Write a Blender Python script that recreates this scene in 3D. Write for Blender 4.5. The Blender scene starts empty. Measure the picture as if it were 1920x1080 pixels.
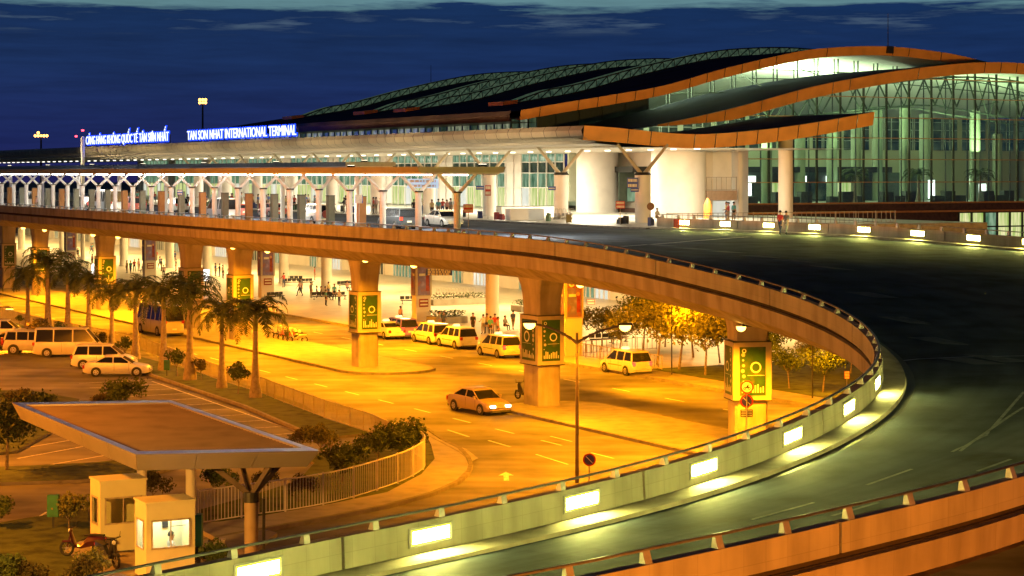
import bpy, bmesh, math, random
from mathutils import Vector, Matrix
random.seed(7)
sc = bpy.context.scene
COL = sc.collection
# ---------------------------------------------------------------- camera
FPX, HY, H = 3670.0, 325.0, 14.0
cam = bpy.data.cameras.new('camera'); camo = bpy.data.objects.new('camera', cam); COL.objects.link(camo)
camo.location = (0, 0, H); camo.rotation_euler = (math.pi/2, 0, 0)
cam.sensor_width = 36; cam.lens = 36*FPX/1920; cam.shift_y = -(540-HY)/1920
cam.clip_start = 0.5; cam.clip_end = 6000
sc.camera = camo
sc.view_settings.view_transform = 'Standard'; sc.view_settings.look = 'None'
sc.view_settings.exposure = 0; sc.view_settings.gamma = 1
sc.render.engine = 'CYCLES'
cy = sc.cycles
cy.use_denoising = True
try: cy.denoiser = 'OPENIMAGEDENOISE'
except Exception: pass
cy.max_bounces = 5; cy.diffuse_bounces = 3; cy.glossy_bounces = 3; cy.transparent_max_bounces = 12
cy.sample_clamp_indirect = 4; cy.caustics_reflective = False; cy.caustics_refractive = False
# ---------------------------------------------------------------- dusk sky
wd = bpy.data.worlds.new('World'); sc.world = wd; wd.use_nodes = True
nt = wd.node_tree; nt.nodes.clear()
def N(t, **k):
    n = nt.nodes.new(t)
    for a, b in k.items(): setattr(n, a, b)
    return n
def L(a, b): nt.links.new(a, b)
def ramp_node(tree, stops, interp='LINEAR'):
    r = tree.nodes.new('ShaderNodeValToRGB'); r.color_ramp.interpolation = interp
    els = r.color_ramp.elements
    while len(els) < len(stops): els.new(0.5)
    for e, (p, c) in zip(els, stops):
        e.position = p; e.color = (c[0], c[1], c[2], 1)
    return r
tc = N('ShaderNodeTexCoord'); sx = N('ShaderNodeSeparateXYZ'); L(tc.outputs['Generated'], sx.inputs[0])
# base gradient over elevation 0..~12 degrees
mp = N('ShaderNodeMapRange'); mp.inputs[1].default_value = -0.005; mp.inputs[2].default_value = 0.2
L(sx.outputs['Z'], mp.inputs[0])
base = ramp_node(nt, [(0, (.020, .017, .10)), (.1, (.012, .022, .115)), (.3, (.009, .030, .112)), (.43, (.007, .029, .10)), (.62, (.008, .02, .06)), (1, (.003, .007, .022))])
L(mp.outputs[0], base.inputs[0])
cm = N('ShaderNodeCombineXYZ')
mx = N('ShaderNodeMath', operation='MULTIPLY'); mx.inputs[1].default_value = 14; L(sx.outputs['X'], mx.inputs[0])
mz = N('ShaderNodeMath', operation='MULTIPLY'); mz.inputs[1].default_value = 170; L(sx.outputs['Z'], mz.inputs[0])
L(mx.outputs[0], cm.inputs[0]); L(sx.outputs['Y'], cm.inputs[1]); L(mz.outputs[0], cm.inputs[2])
cn = N('ShaderNodeTexNoise'); cn.inputs['Scale'].default_value = 1.0; cn.inputs['Detail'].default_value = 8; cn.inputs['Roughness'].default_value = .62
L(cm.outputs[0], cn.inputs[0])
# the bright gap above the cloud bank: height threshold disturbed by noise
mn = N('ShaderNodeMath', operation='MULTIPLY_ADD'); mn.inputs[1].default_value = .022; L(cn.outputs['Fac'], mn.inputs[0]); L(sx.outputs['Z'], mn.inputs[2])
gp = N('ShaderNodeMapRange'); gp.inputs[1].default_value = .0935; gp.inputs[2].default_value = .0975; L(mn.outputs[0], gp.inputs[0])
gq = N('ShaderNodeMapRange'); gq.inputs[1].default_value = .135; gq.inputs[2].default_value = .105; L(sx.outputs['Z'], gq.inputs[0])
gm = N('ShaderNodeMath', operation='MULTIPLY'); L(gp.outputs[0], gm.inputs[0]); L(gq.outputs[0], gm.inputs[1])
mix1 = N('ShaderNodeMixRGB'); mix1.inputs[2].default_value = (.13, .27, .31, 1); L(gm.outputs[0], mix1.inputs[0]); L(base.outputs[0], mix1.inputs[1])
# thin lit streaks below the bank
st = ramp_node(nt, [(.52, (0, 0, 0)), (.66, (1, 1, 1))]); L(cn.outputs['Fac'], st.inputs[0])
band = N('ShaderNodeMapRange'); band.inputs[1].default_value = .069; band.inputs[2].default_value = .076; L(sx.outputs['Z'], band.inputs[0])
b2 = N('ShaderNodeMapRange'); b2.inputs[1].default_value = .082; b2.inputs[2].default_value = .077; L(sx.outputs['Z'], b2.inputs[0])
bm_ = N('ShaderNodeMath', operation='MULTIPLY'); L(band.outputs[0], bm_.inputs[0]); L(b2.outputs[0], bm_.inputs[1])
bm2 = N('ShaderNodeMath', operation='MULTIPLY'); L(bm_.outputs[0], bm2.inputs[0]); L(st.outputs[0], bm2.inputs[1])
bm3 = N('ShaderNodeMath', operation='MULTIPLY'); bm3.inputs[1].default_value = .8; L(bm2.outputs[0], bm3.inputs[0])
mix2 = N('ShaderNodeMixRGB'); mix2.inputs[2].default_value = (.11, .18, .27, 1); L(bm3.outputs[0], mix2.inputs[0]); L(mix1.outputs[0], mix2.inputs[1])
# darker cloud mottling
dk = N('ShaderNodeMapRange'); dk.inputs[1].default_value = .35; dk.inputs[2].default_value = .7; dk.inputs[3].default_value = 1.15; dk.inputs[4].default_value = .78
L(cn.outputs['Fac'], dk.inputs[0])
vm = N('ShaderNodeVectorMath', operation='SCALE'); L(mix2.outputs[0], vm.inputs[0]); L(dk.outputs[0], vm.inputs[3])
sky = N('ShaderNodeTexSky'); sky.sky_type = 'NISHITA'; sky.sun_disc = False; sky.sun_elevation = math.radians(-3); sky.sun_rotation = math.radians(-60)
skb = N('ShaderNodeBackground'); skb.inputs[1].default_value = .01; L(sky.outputs[0], skb.inputs[0])
bg = N('ShaderNodeBackground'); bg.inputs[1].default_value = .9; L(vm.outputs[0], bg.inputs[0])
ad = N('ShaderNodeAddShader'); L(skb.outputs[0], ad.inputs[0]); L(bg.outputs[0], ad.inputs[1])
ow = N('ShaderNodeOutputWorld'); L(ad.outputs[0], ow.inputs[0])

# ---------------------------------------------------------------- frames
E0 = (-7.1, 125.0); UX, UY = -.47, .8827; VX, VY = .8827, .47
def W(u, v, z=0.): return Vector((E0[0]+u*UX+v*VX, E0[1]+u*UY+v*VY, z))
ANG_U = math.atan2(UY, UX); ANG_V = math.atan2(VY, VX)
def at(px, py, z=0.):
    Y = FPX*(H-z)/(py-HY); return Vector(((px-960)*Y/FPX, Y, z))
def u_of(px, v):
    k = (px-960)/FPX
    return (E0[0]+v*VX-k*(E0[1]+v*VY))/(k*UY-UX)
def v_of(px, u):
    k = (px-960)/FPX
    return (k*(E0[1]+u*UY)-E0[0]-u*UX)/(VX-k*VY)
def zpx(py, p): return H-(py-HY)*p[1]/FPX
ORD = 'first second third fourth fifth sixth seventh eighth ninth tenth eleventh twelfth thirteenth fourteenth fifteenth sixteenth seventeenth eighteenth nineteenth twentieth'.split()
def ordn(i):
    if i < 20: return ORD[i]
    return {2: 'twenty', 3: 'thirty', 4: 'forty', 5: 'fifty'}[(i+1)//10] + ('-'+ORD[(i+1) % 10-1] if (i+1) % 10 else 'th')

# ---------------------------------------------------------------- materials
_M = {}
def mat(name, col, rough=.7, metal=0., var=.18, scale=3., bump=0., emis=None, estr=0., spec=.4, detail=5, streak=0., alpha=None, coat=0., dark=None):
    if name in _M: return _M[name]
    m = bpy.data.materials.new(name); m.use_nodes = True; t = m.node_tree; p = t.nodes['Principled BSDF']; _M[name] = m
    p.inputs['Roughness'].default_value = rough; p.inputs['Metallic'].default_value = metal
    p.inputs['Specular IOR Level'].default_value = spec; p.inputs['Base Color'].default_value = (*col, 1)
    p.inputs['Coat Weight'].default_value = coat
    if emis:
        p.inputs['Emission Color'].default_value = (*emis, 1); p.inputs['Emission Strength'].default_value = estr
    if var > 0 or bump > 0:
        c = t.nodes.new('ShaderNodeTexCoord'); n = t.nodes.new('ShaderNodeTexNoise'); n.inputs['Scale'].default_value = scale; n.inputs['Detail'].default_value = detail
        mpn = t.nodes.new('ShaderNodeMapping'); t.links.new(c.outputs['Object'], mpn.inputs[0]); t.links.new(mpn.outputs[0], n.inputs[0])
        d = dark or tuple(x*(1-var*1.6) for x in col); b = tuple(min(1, x*(1+var)) for x in col)
        r = ramp_node(t, [(.3, d), (.5, col), (.72, b)]); t.links.new(n.outputs['Fac'], r.inputs[0])
        out = r.outputs[0]
        if streak > 0:
            n2 = t.nodes.new('ShaderNodeTexNoise'); n2.inputs['Scale'].default_value = 1; n2.inputs['Detail'].default_value = 4
            m2 = t.nodes.new('ShaderNodeMapping'); m2.inputs['Scale'].default_value = (1.5, 1.5, .22); t.links.new(c.outputs['Object'], m2.inputs[0]); t.links.new(m2.outputs[0], n2.inputs[0])
            r2 = ramp_node(t, [(.42, (1, 1, 1)), (.68, (1-streak,)*3)]); t.links.new(n2.outputs['Fac'], r2.inputs[0])
            mm = t.nodes.new('ShaderNodeMixRGB'); mm.blend_type = 'MULTIPLY'; mm.inputs[0].default_value = 1
            t.links.new(out, mm.inputs[1]); t.links.new(r2.outputs[0], mm.inputs[2]); out = mm.outputs[0]
        t.links.new(out, p.inputs['Base Color'])
        if bump > 0:
            bn = t.nodes.new('ShaderNodeBump'); bn.inputs['Strength'].default_value = bump; bn.inputs['Distance'].default_value = .05
            n3 = t.nodes.new('ShaderNodeTexNoise'); n3.inputs['Scale'].default_value = scale*6; t.links.new(c.outputs['Object'], n3.inputs[0])
            t.links.new(n3.outputs['Fac'], bn.inputs['Height']); t.links.new(bn.outputs[0], p.inputs['Normal'])
    return m
def uvgrid(m, bw, bh, gap=.012, dark=.6, off=0.):
    """thin joint lines from a brick pattern in the mesh's UV (metres)"""
    t = m.node_tree; p = t.nodes['Principled BSDF']
    src = p.inputs['Base Color'].links[0].from_socket if p.inputs['Base Color'].links else None
    u = t.nodes.new('ShaderNodeUVMap'); b = t.nodes.new('ShaderNodeTexBrick'); b.offset = off
    b.inputs['Scale'].default_value = 1; b.inputs['Brick Width'].default_value = bw; b.inputs['Row Height'].default_value = bh
    b.inputs['Mortar Size'].default_value = gap; b.inputs['Mortar Smooth'].default_value = .1
    b.inputs['Color1'].default_value = (1, 1, 1, 1); b.inputs['Color2'].default_value = (.93, .93, .93, 1); b.inputs['Mortar'].default_value = (dark,)*3+(1,)
    t.links.new(u.outputs[0], b.inputs[0])
    mm = t.nodes.new('ShaderNodeMixRGB'); mm.blend_type = 'MULTIPLY'; mm.inputs[0].default_value = 1
    if src: t.links.new(src, mm.inputs[1])
    else: mm.inputs[1].default_value = p.inputs['Base Color'].default_value
    t.links.new(b.outputs[0], mm.inputs[2]); t.links.new(mm.outputs[0], p.inputs['Base Color'])
    return m
def emit(name, col, s):
    if name in _M: return _M[name]
    m = bpy.data.materials.new(name); m.use_nodes = True; t = m.node_tree; t.nodes.clear()
    e = t.nodes.new('ShaderNodeEmission'); e.inputs[0].default_value = (*col, 1); e.inputs[1].default_value = s
    o = t.nodes.new('ShaderNodeOutputMaterial'); t.links.new(e.outputs[0], o.inputs[0]); _M[name] = m
    return m
def pane(name, tint, fac, rough=.05):
    """thin window glass: mostly transparent with a glossy share"""
    m = bpy.data.materials.new(name); m.use_nodes = True; t = m.node_tree; t.nodes.clear()
    tr = t.nodes.new('ShaderNodeBsdfTransparent'); tr.inputs[0].default_value = (*tint, 1)
    g = t.nodes.new('ShaderNodeBsdfGlossy'); g.inputs['Roughness'].default_value = rough
    x = t.nodes.new('ShaderNodeMixShader'); x.inputs[0].default_value = fac
    o = t.nodes.new('ShaderNodeOutputMaterial'); t.links.new(tr.outputs[0], x.inputs[1]); t.links.new(g.outputs[0], x.inputs[2]); t.links.new(x.outputs[0], o.inputs[0]); _M[name] = m
    return m
asphalt = mat('asphalt', (.155, .15, .14), .75, var=.3, scale=.35, bump=.15, detail=8)
ramp_asphalt = mat('ramp_asphalt', (.056, .070, .100), .8, var=.4, scale=.5, bump=.3, detail=10, spec=.2)
def tracks(m, sc_=(.06, 1.5), lo=.62, hi=1.3, uv=True):
    t = m.node_tree; p = t.nodes['Principled BSDF']; src = p.inputs['Base Color'].links[0].from_socket
    c = t.nodes.new('ShaderNodeUVMap') if uv else t.nodes.new('ShaderNodeTexCoord'); mp_ = t.nodes.new('ShaderNodeMapping'); mp_.inputs['Scale'].default_value = (sc_[0], sc_[1], 1)
    if not uv: mp_.inputs['Rotation'].default_value = (0, 0, -math.atan2(.8827, -.47))
    t.links.new(c.outputs[0] if uv else c.outputs['Object'], mp_.inputs[0]); n = t.nodes.new('ShaderNodeTexNoise'); n.inputs['Scale'].default_value = 1; n.inputs['Detail'].default_value = 5; t.links.new(mp_.outputs[0], n.inputs[0])
    r = ramp_node(t, [(.33, (lo,)*3), (.68, (hi,)*3)]); t.links.new(n.outputs['Fac'], r.inputs[0]); r.color_ramp.interpolation = 'EASE'
    q = t.nodes.new('ShaderNodeMixRGB'); q.blend_type = 'MULTIPLY'; q.inputs[0].default_value = 1; t.links.new(src, q.inputs[1]); t.links.new(r.outputs[0], q.inputs[2])
    # repair patches and blotches
    n2 = t.nodes.new('ShaderNodeTexVoronoi'); n2.inputs['Scale'].default_value = .16; n2.feature = 'F1'; tc2 = t.nodes.new('ShaderNodeTexCoord'); t.links.new(tc2.outputs['Object'], n2.inputs['Vector'])
    r2 = ramp_node(t, [(.0, (.86,)*3), (.5, (1,)*3), (1, (1.1,)*3)]); sp = t.nodes.new('ShaderNodeSeparateColor'); t.links.new(n2.outputs['Color'], sp.inputs[0]); t.links.new(sp.outputs[0], r2.inputs[0])
    q2 = t.nodes.new('ShaderNodeMixRGB'); q2.blend_type = 'MULTIPLY'; q2.inputs[0].default_value = 1; t.links.new(q.outputs[0], q2.inputs[1]); t.links.new(r2.outputs[0], q2.inputs[2]); t.links.new(q2.outputs[0], p.inputs['Base Color'])
tracks(ramp_asphalt, (.06, 1.5), .80, 1.16); tracks(asphalt, (.05, .55), .78, 1.2, False)
# wheel-polished bands on the ramp from its UV (across the lane)
concrete = mat('concrete', (.44, .38, .30), .85, var=.14, scale=.8, bump=.2, streak=.28)
wallcon = uvgrid(mat('wall_concrete', (.46, .41, .32), .85, var=.10, scale=.6, bump=.25, streak=.28), .66, .49, .008, .8)
girdcon = uvgrid(mat('girder_concrete', (.45, .38, .29), .85, var=.12, scale=.5, bump=.25, streak=.3), 1.9, 9., .010, .8)
dark = mat('dark_metal', (.05, .05, .05), .5, .6, var=.2)
railm = mat('rail_steel', (.35, .34, .33), .35, .9, var=.15)
postm = mat('post_steel', (.45, .43, .40), .5, .5, var=.15)
kerbm = mat('kerb_stone', (.19, .17, .15), .85, var=.2, scale=2., bump=.2)
paving = mat('paving', (.29, .27, .24), .7, var=.15, scale=1.2, bump=.1)
paint = mat('road_paint', (.62, .60, .55), .6, var=.3, scale=5, dark=(.3, .29, .27))
faint = mat('worn_paint', (.13, .14, .14), .6, var=.35, scale=2)
grass = mat('grass', (.055, .075, .02), .95, var=.45, scale=1.3, bump=.6)
whitep = mat('white_paint', (.78, .76, .72), .5, var=.06, scale=.6)
beige = mat('beige_wall', (.70, .64, .55), .6, var=.06, scale=.4)
tile = uvgrid(mat('platform_tile', (.55, .52, .46), .35, var=.1, scale=.8), .8, .8, .012, .75)
orangep = mat('orange_cladding', (.74, .34, .08), .45, var=.1, scale=.7)
tanp = mat('tan_cladding', (.52, .46, .34), .4, .2, var=.12, scale=.5)
navy = mat('navy_roof', (.022, .028, .075), .85, 0., var=.25, scale=.3, spec=.1)
tyre = mat('tyre_rubber', (.03, .03, .03), .8, var=.2); rimm = mat('rim_alloy', (.5, .5, .5), .3, .8, var=.05)
carglass = mat('car_glass', (.015, .017, .02), .08, 0, var=0, spec=.8)
sod = emit('sodium_lamp', (1, .52, .08), 9); head_e = emit('headlight_glow', (1, .85, .55), 12); tail_e = emit('tail_glow', (1, .05, .02), 4)
SODC = (1, .31, .003)

# ---------------------------------------------------------------- mesh builder
class MB:
    def __init__(s): s.v = []; s.f = []; s.fm = []; s.uv = []; s.mats = []; s.cur = 0
    def use(s, m):
        if m not in s.mats: s.mats.append(m)
        s.cur = s.mats.index(m); return s
    def face(s, pts, uv=None):
        n = len(s.v); s.v += [tuple(p) for p in pts]; s.f.append(tuple(range(n, n+len(pts)))); s.fm.append(s.cur); s.uv.append(uv)
    def idx(s, vs, fs, uvs=None):
        n = len(s.v); s.v += [tuple(p) for p in vs]
        for i, f in enumerate(fs): s.f.append(tuple(n+k for k in f)); s.fm.append(s.cur); s.uv.append(uvs[i] if uvs else None)
    def hexa(s, b, t):
        """box from bottom quad and top quad (both ccw from above)"""
        s.idx(list(b)+list(t), [(3, 2, 1, 0), (4, 5, 6, 7), (0, 1, 5, 4), (1, 2, 6, 5), (2, 3, 7, 6), (3, 0, 4, 7)])
    def box(s, x0, x1, y0, y1, z0, z1):
        s.hexa([(x0, y0, z0), (x1, y0, z0), (x1, y1, z0), (x0, y1, z0)], [(x0, y0, z1), (x1, y0, z1), (x1, y1, z1), (x0, y1, z1)])
    def ubox(s, u0, u1, v0, v1, z0, z1):
        c = [(u1, v0), (u0, v0), (u0, v1), (u1, v1)]
        s.hexa([W(a, b, z0) for a, b in c], [W(a, b, z1) for a, b in c])
    def tube(s, p0, p1, r0, r1=None, n=8, cap=True, flat=1.):
        p0 = Vector(p0); p1 = Vector(p1); r1 = r0 if r1 is None else r1
        d = (p1-p0).normalized(); a = Vector((0, 0, 1)) if abs(d.z) < .95 else Vector((1, 0, 0))
        x = d.cross(a).normalized(); y = d.cross(x)
        vs = []
        for p, r in ((p0, r0), (p1, r1)):
            for i in range(n):
                t = 2*math.pi*i/n; vs.append(p+x*r*math.cos(t)+y*r*flat*math.sin(t))
        fs = [(i, (i+1) % n, n+(i+1) % n, n+i) for i in range(n)]
        if cap: fs += [tuple(range(n-1, -1, -1)), tuple(range(n, 2*n))]
        s.idx(vs, fs)
    def bar(s, p0, p1, w, h):
        """rectangular bar, h along world z-ish"""
        p0 = Vector(p0); p1 = Vector(p1); d = (p1-p0).normalized(); up = Vector((0, 0, 1)) if abs(d.z) < .9 else Vector((VX, VY, 0))
        x = d.cross(up).normalized()*w/2; y = x.cross(d).normalized()*h/2
        s.idx([p0-x-y, p0+x-y, p0+x+y, p0-x+y, p1-x-y, p1+x-y, p1+x+y, p1-x+y], [(3, 2, 1, 0), (4, 5, 6, 7), (0, 1, 5, 4), (1, 2, 6, 5), (2, 3, 7, 6), (3, 0, 4, 7)])
    def path_tube(s, pts, r, n=6):
        for a, b in zip(pts[:-1], pts[1:]): s.tube(a, b, r, r, n, cap=False)
    def loft(s, secs, close=True, cap=True, mats=None):
        n = len(secs[0]); vs = [p for q in secs for p in q]; fs = []
        for k in range(len(secs)-1):
            for i in range(n if close else n-1):
                j = (i+1) % n; fs.append((k*n+i, k*n+j, (k+1)*n+j, (k+1)*n+i))
        if cap: fs += [tuple(range(n-1, -1, -1)), tuple(range((len(secs)-1)*n, len(secs)*n))]
        s.idx(vs, fs)
    def revolve(s, c, prof, n=12, flat=1.):
        secs = [[(c[0]+r*math.cos(2*math.pi*i/n), c[1]+r*flat*math.sin(2*math.pi*i/n), c[2]+z) for i in range(n)] for r, z in prof]
        s.loft(secs)
    def sweep(s, P, sec, cap=True, uvs=True):
        """sweep a closed section of (lateral, dz) along path P = [(pos, normal_xy, dist)]"""
        n = len(sec); base = len(s.v); per = [0]
        for i in range(n): a, b = sec[i], sec[(i+1) % n]; per.append(per[-1]+math.hypot(b[0]-a[0], b[1]-a[1]))
        for p, nn, d in P:
            for l, dz in sec: s.v.append((p[0]+nn[0]*l, p[1]+nn[1]*l, p[2]+dz))
        for k in range(len(P)-1):
            for i in range(n):
                j = (i+1) % n
                s.f.append((base+k*n+i, base+k*n+j, base+(k+1)*n+j, base+(k+1)*n+i)); s.fm.append(s.cur)
                s.uv.append([(P[k][2], per[i]), (P[k][2], per[i+1]), (P[k+1][2], per[i+1]), (P[k+1][2], per[i])])
        if cap:
            s.f.append(tuple(base+i for i in range(n-1, -1, -1))); s.fm.append(s.cur); s.uv.append(None)
            e = base+(len(P)-1)*n; s.f.append(tuple(e+i for i in range(n))); s.fm.append(s.cur); s.uv.append(None)
    def mesh(s, name, off=(0, 0, 0), smooth=False, weld=False):
        me = bpy.data.meshes.new(name)
        me.from_pydata([(x-off[0], y-off[1], z-off[2]) for x, y, z in s.v], [], s.f)
        for m in s.mats: me.materials.append(m)
        me.polygons.foreach_set('material_index', s.fm)
        if any(q is not None for q in s.uv):
            l = me.uv_layers.new(name='UVMap'); k = 0
            for q, f in zip(s.uv, s.f):
                for i in range(len(f)):
                    if q is not None: l.data[k].uv = q[i]
                    k += 1
        bm = bmesh.new(); bm.from_mesh(me)
        if weld: bmesh.ops.remove_doubles(bm, verts=bm.verts, dist=1e-4)
        bmesh.ops.recalc_face_normals(bm, faces=bm.faces)
        if smooth:
            for f in bm.faces: f.smooth = True
        bm.to_mesh(me); bm.free()
        if smooth:
            try: me.set_sharp_from_angle(angle=math.radians(38))
            except Exception: pass
        me.update(); return me
    def build_each(s, name, parent, cap=100):
        n0 = 0; k = 0; rest = None; out = []
        while n0 < len(s.f):
            q = MB(); q.mats = s.mats; fs = s.f[n0:n0+6]; lo = min(min(f) for f in fs)
            tgt = q if k < cap else (rest or q)
            if k >= cap and rest is None: rest = q
            off = len(tgt.v)-lo; tgt.v += s.v[lo:lo+8]; tgt.f += [tuple(i+off for i in f) for f in fs]; tgt.fm += s.fm[n0:n0+6]; tgt.uv += [None]*6
            if tgt is q and q is not rest: q.build(name, None, parent, True)
            n0 += 6; k += 1
        if rest: o = rest.build(name, None, parent, True); o['kind'] = 'stuff'
    def build(s, name, m=None, parent=None, world=False, smooth=False, loc=None, weld=False):
        if m is not None and not s.mats: s.mats = [m]
        off = (0, 0, 0)
        if parent is not None and world: off = WL.get(parent.name, parent.location)
        if loc is not None: off = loc
        o = bpy.data.objects.new(name, s.mesh(name, off, smooth, weld)); COL.objects.link(o)
        if parent is not None:
            o.parent = parent; WL[o.name] = WL.get(parent.name, tuple(parent.location)) if world else (0, 0, 0)
        elif loc is not None: o.location = loc; WL[o.name] = tuple(loc)
        return o
WL = {}
def thing(name, label, cat, loc=(0, 0, 0), rz=0., group=None, scale=None):
    o = bpy.data.objects.new(name, None); COL.objects.link(o); o.location = loc; o.rotation_euler = (0, 0, rz); o.empty_display_size = .3
    if scale: o.scale = (scale,)*3 if not isinstance(scale, tuple) else scale
    WL[o.name] = tuple(loc); return tag(o, label, cat, group)
def tag(o, label=None, cat=None, group=None, kind=None):
    if label: o['label'] = label
    if cat: o['category'] = cat
    if group: o['group'] = group
    if kind: o['kind'] = kind
    return o
def struct(o): o['kind'] = 'structure'; return o
def copy_tree(o, parent=None):
    c = o.copy(); COL.objects.link(c); c.parent = parent
    for ch in list(o.children): copy_tree(ch, c)
    return c
def one(name, mb, m, label, cat, loc=(0, 0, 0), group=None, smooth=False, world=True, rz=0):
    """a thing that is one mesh"""
    o = mb.build(name, m, loc=loc if world else None, smooth=smooth)
    if not world: o.location = loc; o.rotation_euler = (0, 0, rz)
    return tag(o, label, cat, group)
def lamp(kind, parent, loc, energy, col, size=.2, name='lamp_light', spot=None, aim=None):
    l = bpy.data.lights.new(name, kind); l.energy = energy; l.color = col
    if kind == 'AREA': l.size = size
    else: l.shadow_soft_size = size
    if kind == 'SPOT': l.spot_size = math.radians(spot or 150); l.spot_blend = .6
    o = bpy.data.objects.new(name, l); COL.objects.link(o); o.location = loc
    if parent is not None: o.parent = parent
    if aim is not None: o.rotation_euler = Vector(aim).to_track_quat('-Z', 'Y').to_euler()
    return o
def text_mesh(txt, size, m, depth=.0, off=0., align='CENTER', shear=0.):
    c = bpy.data.curves.new('lettering', 'FONT'); c.body = txt; c.size = size; c.align_x = align; c.align_y = 'CENTER'; c.extrude = depth; c.offset = off; c.resolution_u = 3
    o = bpy.data.objects.new('t', c); COL.objects.link(o); bpy.context.view_layer.update()
    dg = bpy.context.evaluated_depsgraph_get(); me = bpy.data.meshes.new_from_object(o.evaluated_get(dg))
    bpy.data.objects.remove(o); me.materials.clear(); me.materials.append(m); return me
# ================================================================ paths of the two parapets of the elevated road
_in = [(-7.12,124.98,10.7),(-4.31,119.68,10.69),(-2.41,116.16,10.67),(-.46,112.67,10.63),(1.52,109.19,10.55),(3.49,105.71,10.4),(5.45,102.22,10.18),(7.4,98.73,9.89),(9.35,95.24,9.53),(11.2,91.7,9.15),(12.71,87.99,8.76),(13.7,84.12,8.39),(14.12,80.14,8.06),(14.05,76.15,7.78),(13.54,72.18,7.56),(12.62,68.29,7.36),(11.27,64.52,7.14),(9.5,60.94,6.88),(7.32,57.59,6.6),(4.76,54.51,6.3),(1.9,51.72,6.03),(-1.16,49.15,5.78),(-4.26,46.61,5.58),(-7.3,44.02,5.4),(-10.3,41.4,5.25),(-16,36.6,5.0),(-24,30,4.6)]
_out = [(11.7,157,10.75),(23.7,139,10.7),(31.6,127.6,10.3),(37.8,115,10.0),(40,104,9.5),(38.8,93,8.9),(35,81,8.35),(29.5,70,7.9),(23,60.5,7.5),(17.2,53.6,7.1),(11.6,47.7,6.75),(7.05,44.2,6.4),(3.9,41.9,6.2),(.82,39.8,6.0),(-2.5,37.6,5.85),(-9,33.4,5.6),(-18,28,5.2)]
def smooth_path(pts, step=1.0):
    P = [Vector(p) for p in pts]; P = [P[0]*2-P[1]]+P+[P[-1]*2-P[-2]]; out = []
    for i in range(1, len(P)-2):
        a, b, c, d = P[i-1:i+3]; n = max(2, int((c-b).length/.5))
        for k in range(n):
            t = k/n; out.append(.5*((2*b)+(c-a)*t+(2*a-5*b+4*c-d)*t*t+(3*b-a-3*c+d)*t**3))
    out.append(P[-2])
    res = [out[0]]; acc = 0
    for p, q in zip(out[:-1], out[1:]):
        l = (q-p).length
        while acc+l >= step*len(res):
            res.append(p.lerp(q, (step*len(res)-acc)/l))
        acc += l
    return res
def frame(pts, side=1):
    """(pos, normal pointing to the road, dist)"""
    out = []; d = 0
    for i, p in enumerate(pts):
        a = pts[max(0, i-1)]; b = pts[min(len(pts)-1, i+1)]; t = Vector((b[0]-a[0], b[1]-a[1])).normalized()
        if i: d += (Vector(pts[i])-Vector(pts[i-1])).length
        out.append((Vector(p), (-t.y*side, t.x*side), d))
    return out
straight = [W(200-2*i, 0, 10.7) for i in range(100)]
inner = straight + smooth_path(_in, 1.0)
outer = smooth_path(_out, 1.0)
FI = frame(inner, 1); FO = frame(outer, -1)     # path runs from the far left round to the near left
def drop(F, dz): return [((p[0], p[1], p[2]+dz), n, d) for p, n, d in F]
# parapet: rail top at 0, wall top at -.2, road at -1.2 ; lateral + = road side
WALL = [(-.16, -.2), (-.14, -1.07), (.16, -1.07), (.12, -.2)]
GIRD_IN = [(.1, -1.03), (.1, -1.25), (-.12, -1.27), (-.08, -1.95), (1.2, -2.65), (3.4, -2.95), (3.4, -1.4), (.15, -1.25)]
def split10(F, lo=0, hi=None, L0=10.):
    segs = []; cur = []
    k = 0
    for q in F:
        cur.append(q)
        if q[2] >= (k+1)*L0-1e-6: segs.append(cur); cur = [q]; k += 1
    if len(cur) > 1: segs.append(cur)
    return segs
def shrink(seg, g=.045):
    """leave an open joint at both ends of a panel"""
    a, b = seg[0], seg[-1]; s = list(seg)
    t = (Vector(seg[1][0])-Vector(a[0])).normalized(); s[0] = (Vector(a[0])+t*g, a[1], a[2]+g)
    t = (Vector(seg[-2][0])-Vector(b[0])).normalized(); s[-1] = (Vector(b[0])+t*g, b[1], b[2]-g)
    return s
def at_dist(F, d):
    for a, b in zip(F[:-1], F[1:]):
        if b[2] >= d:
            t = (d-a[2])/max(1e-6, b[2]-a[2]); p = Vector(a[0]).lerp(Vector(b[0]), t); tg = (Vector(b[0])-Vector(a[0])).normalized()
            return p, Vector((a[1][0]*(1-t)+b[1][0]*t, a[1][1]*(1-t)+b[1][1]*t, 0)).normalized(), tg
    return Vector(F[-1][0]), Vector((*F[-1][1], 0)), (Vector(F[-1][0])-Vector(F[-2][0])).normalized()
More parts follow.
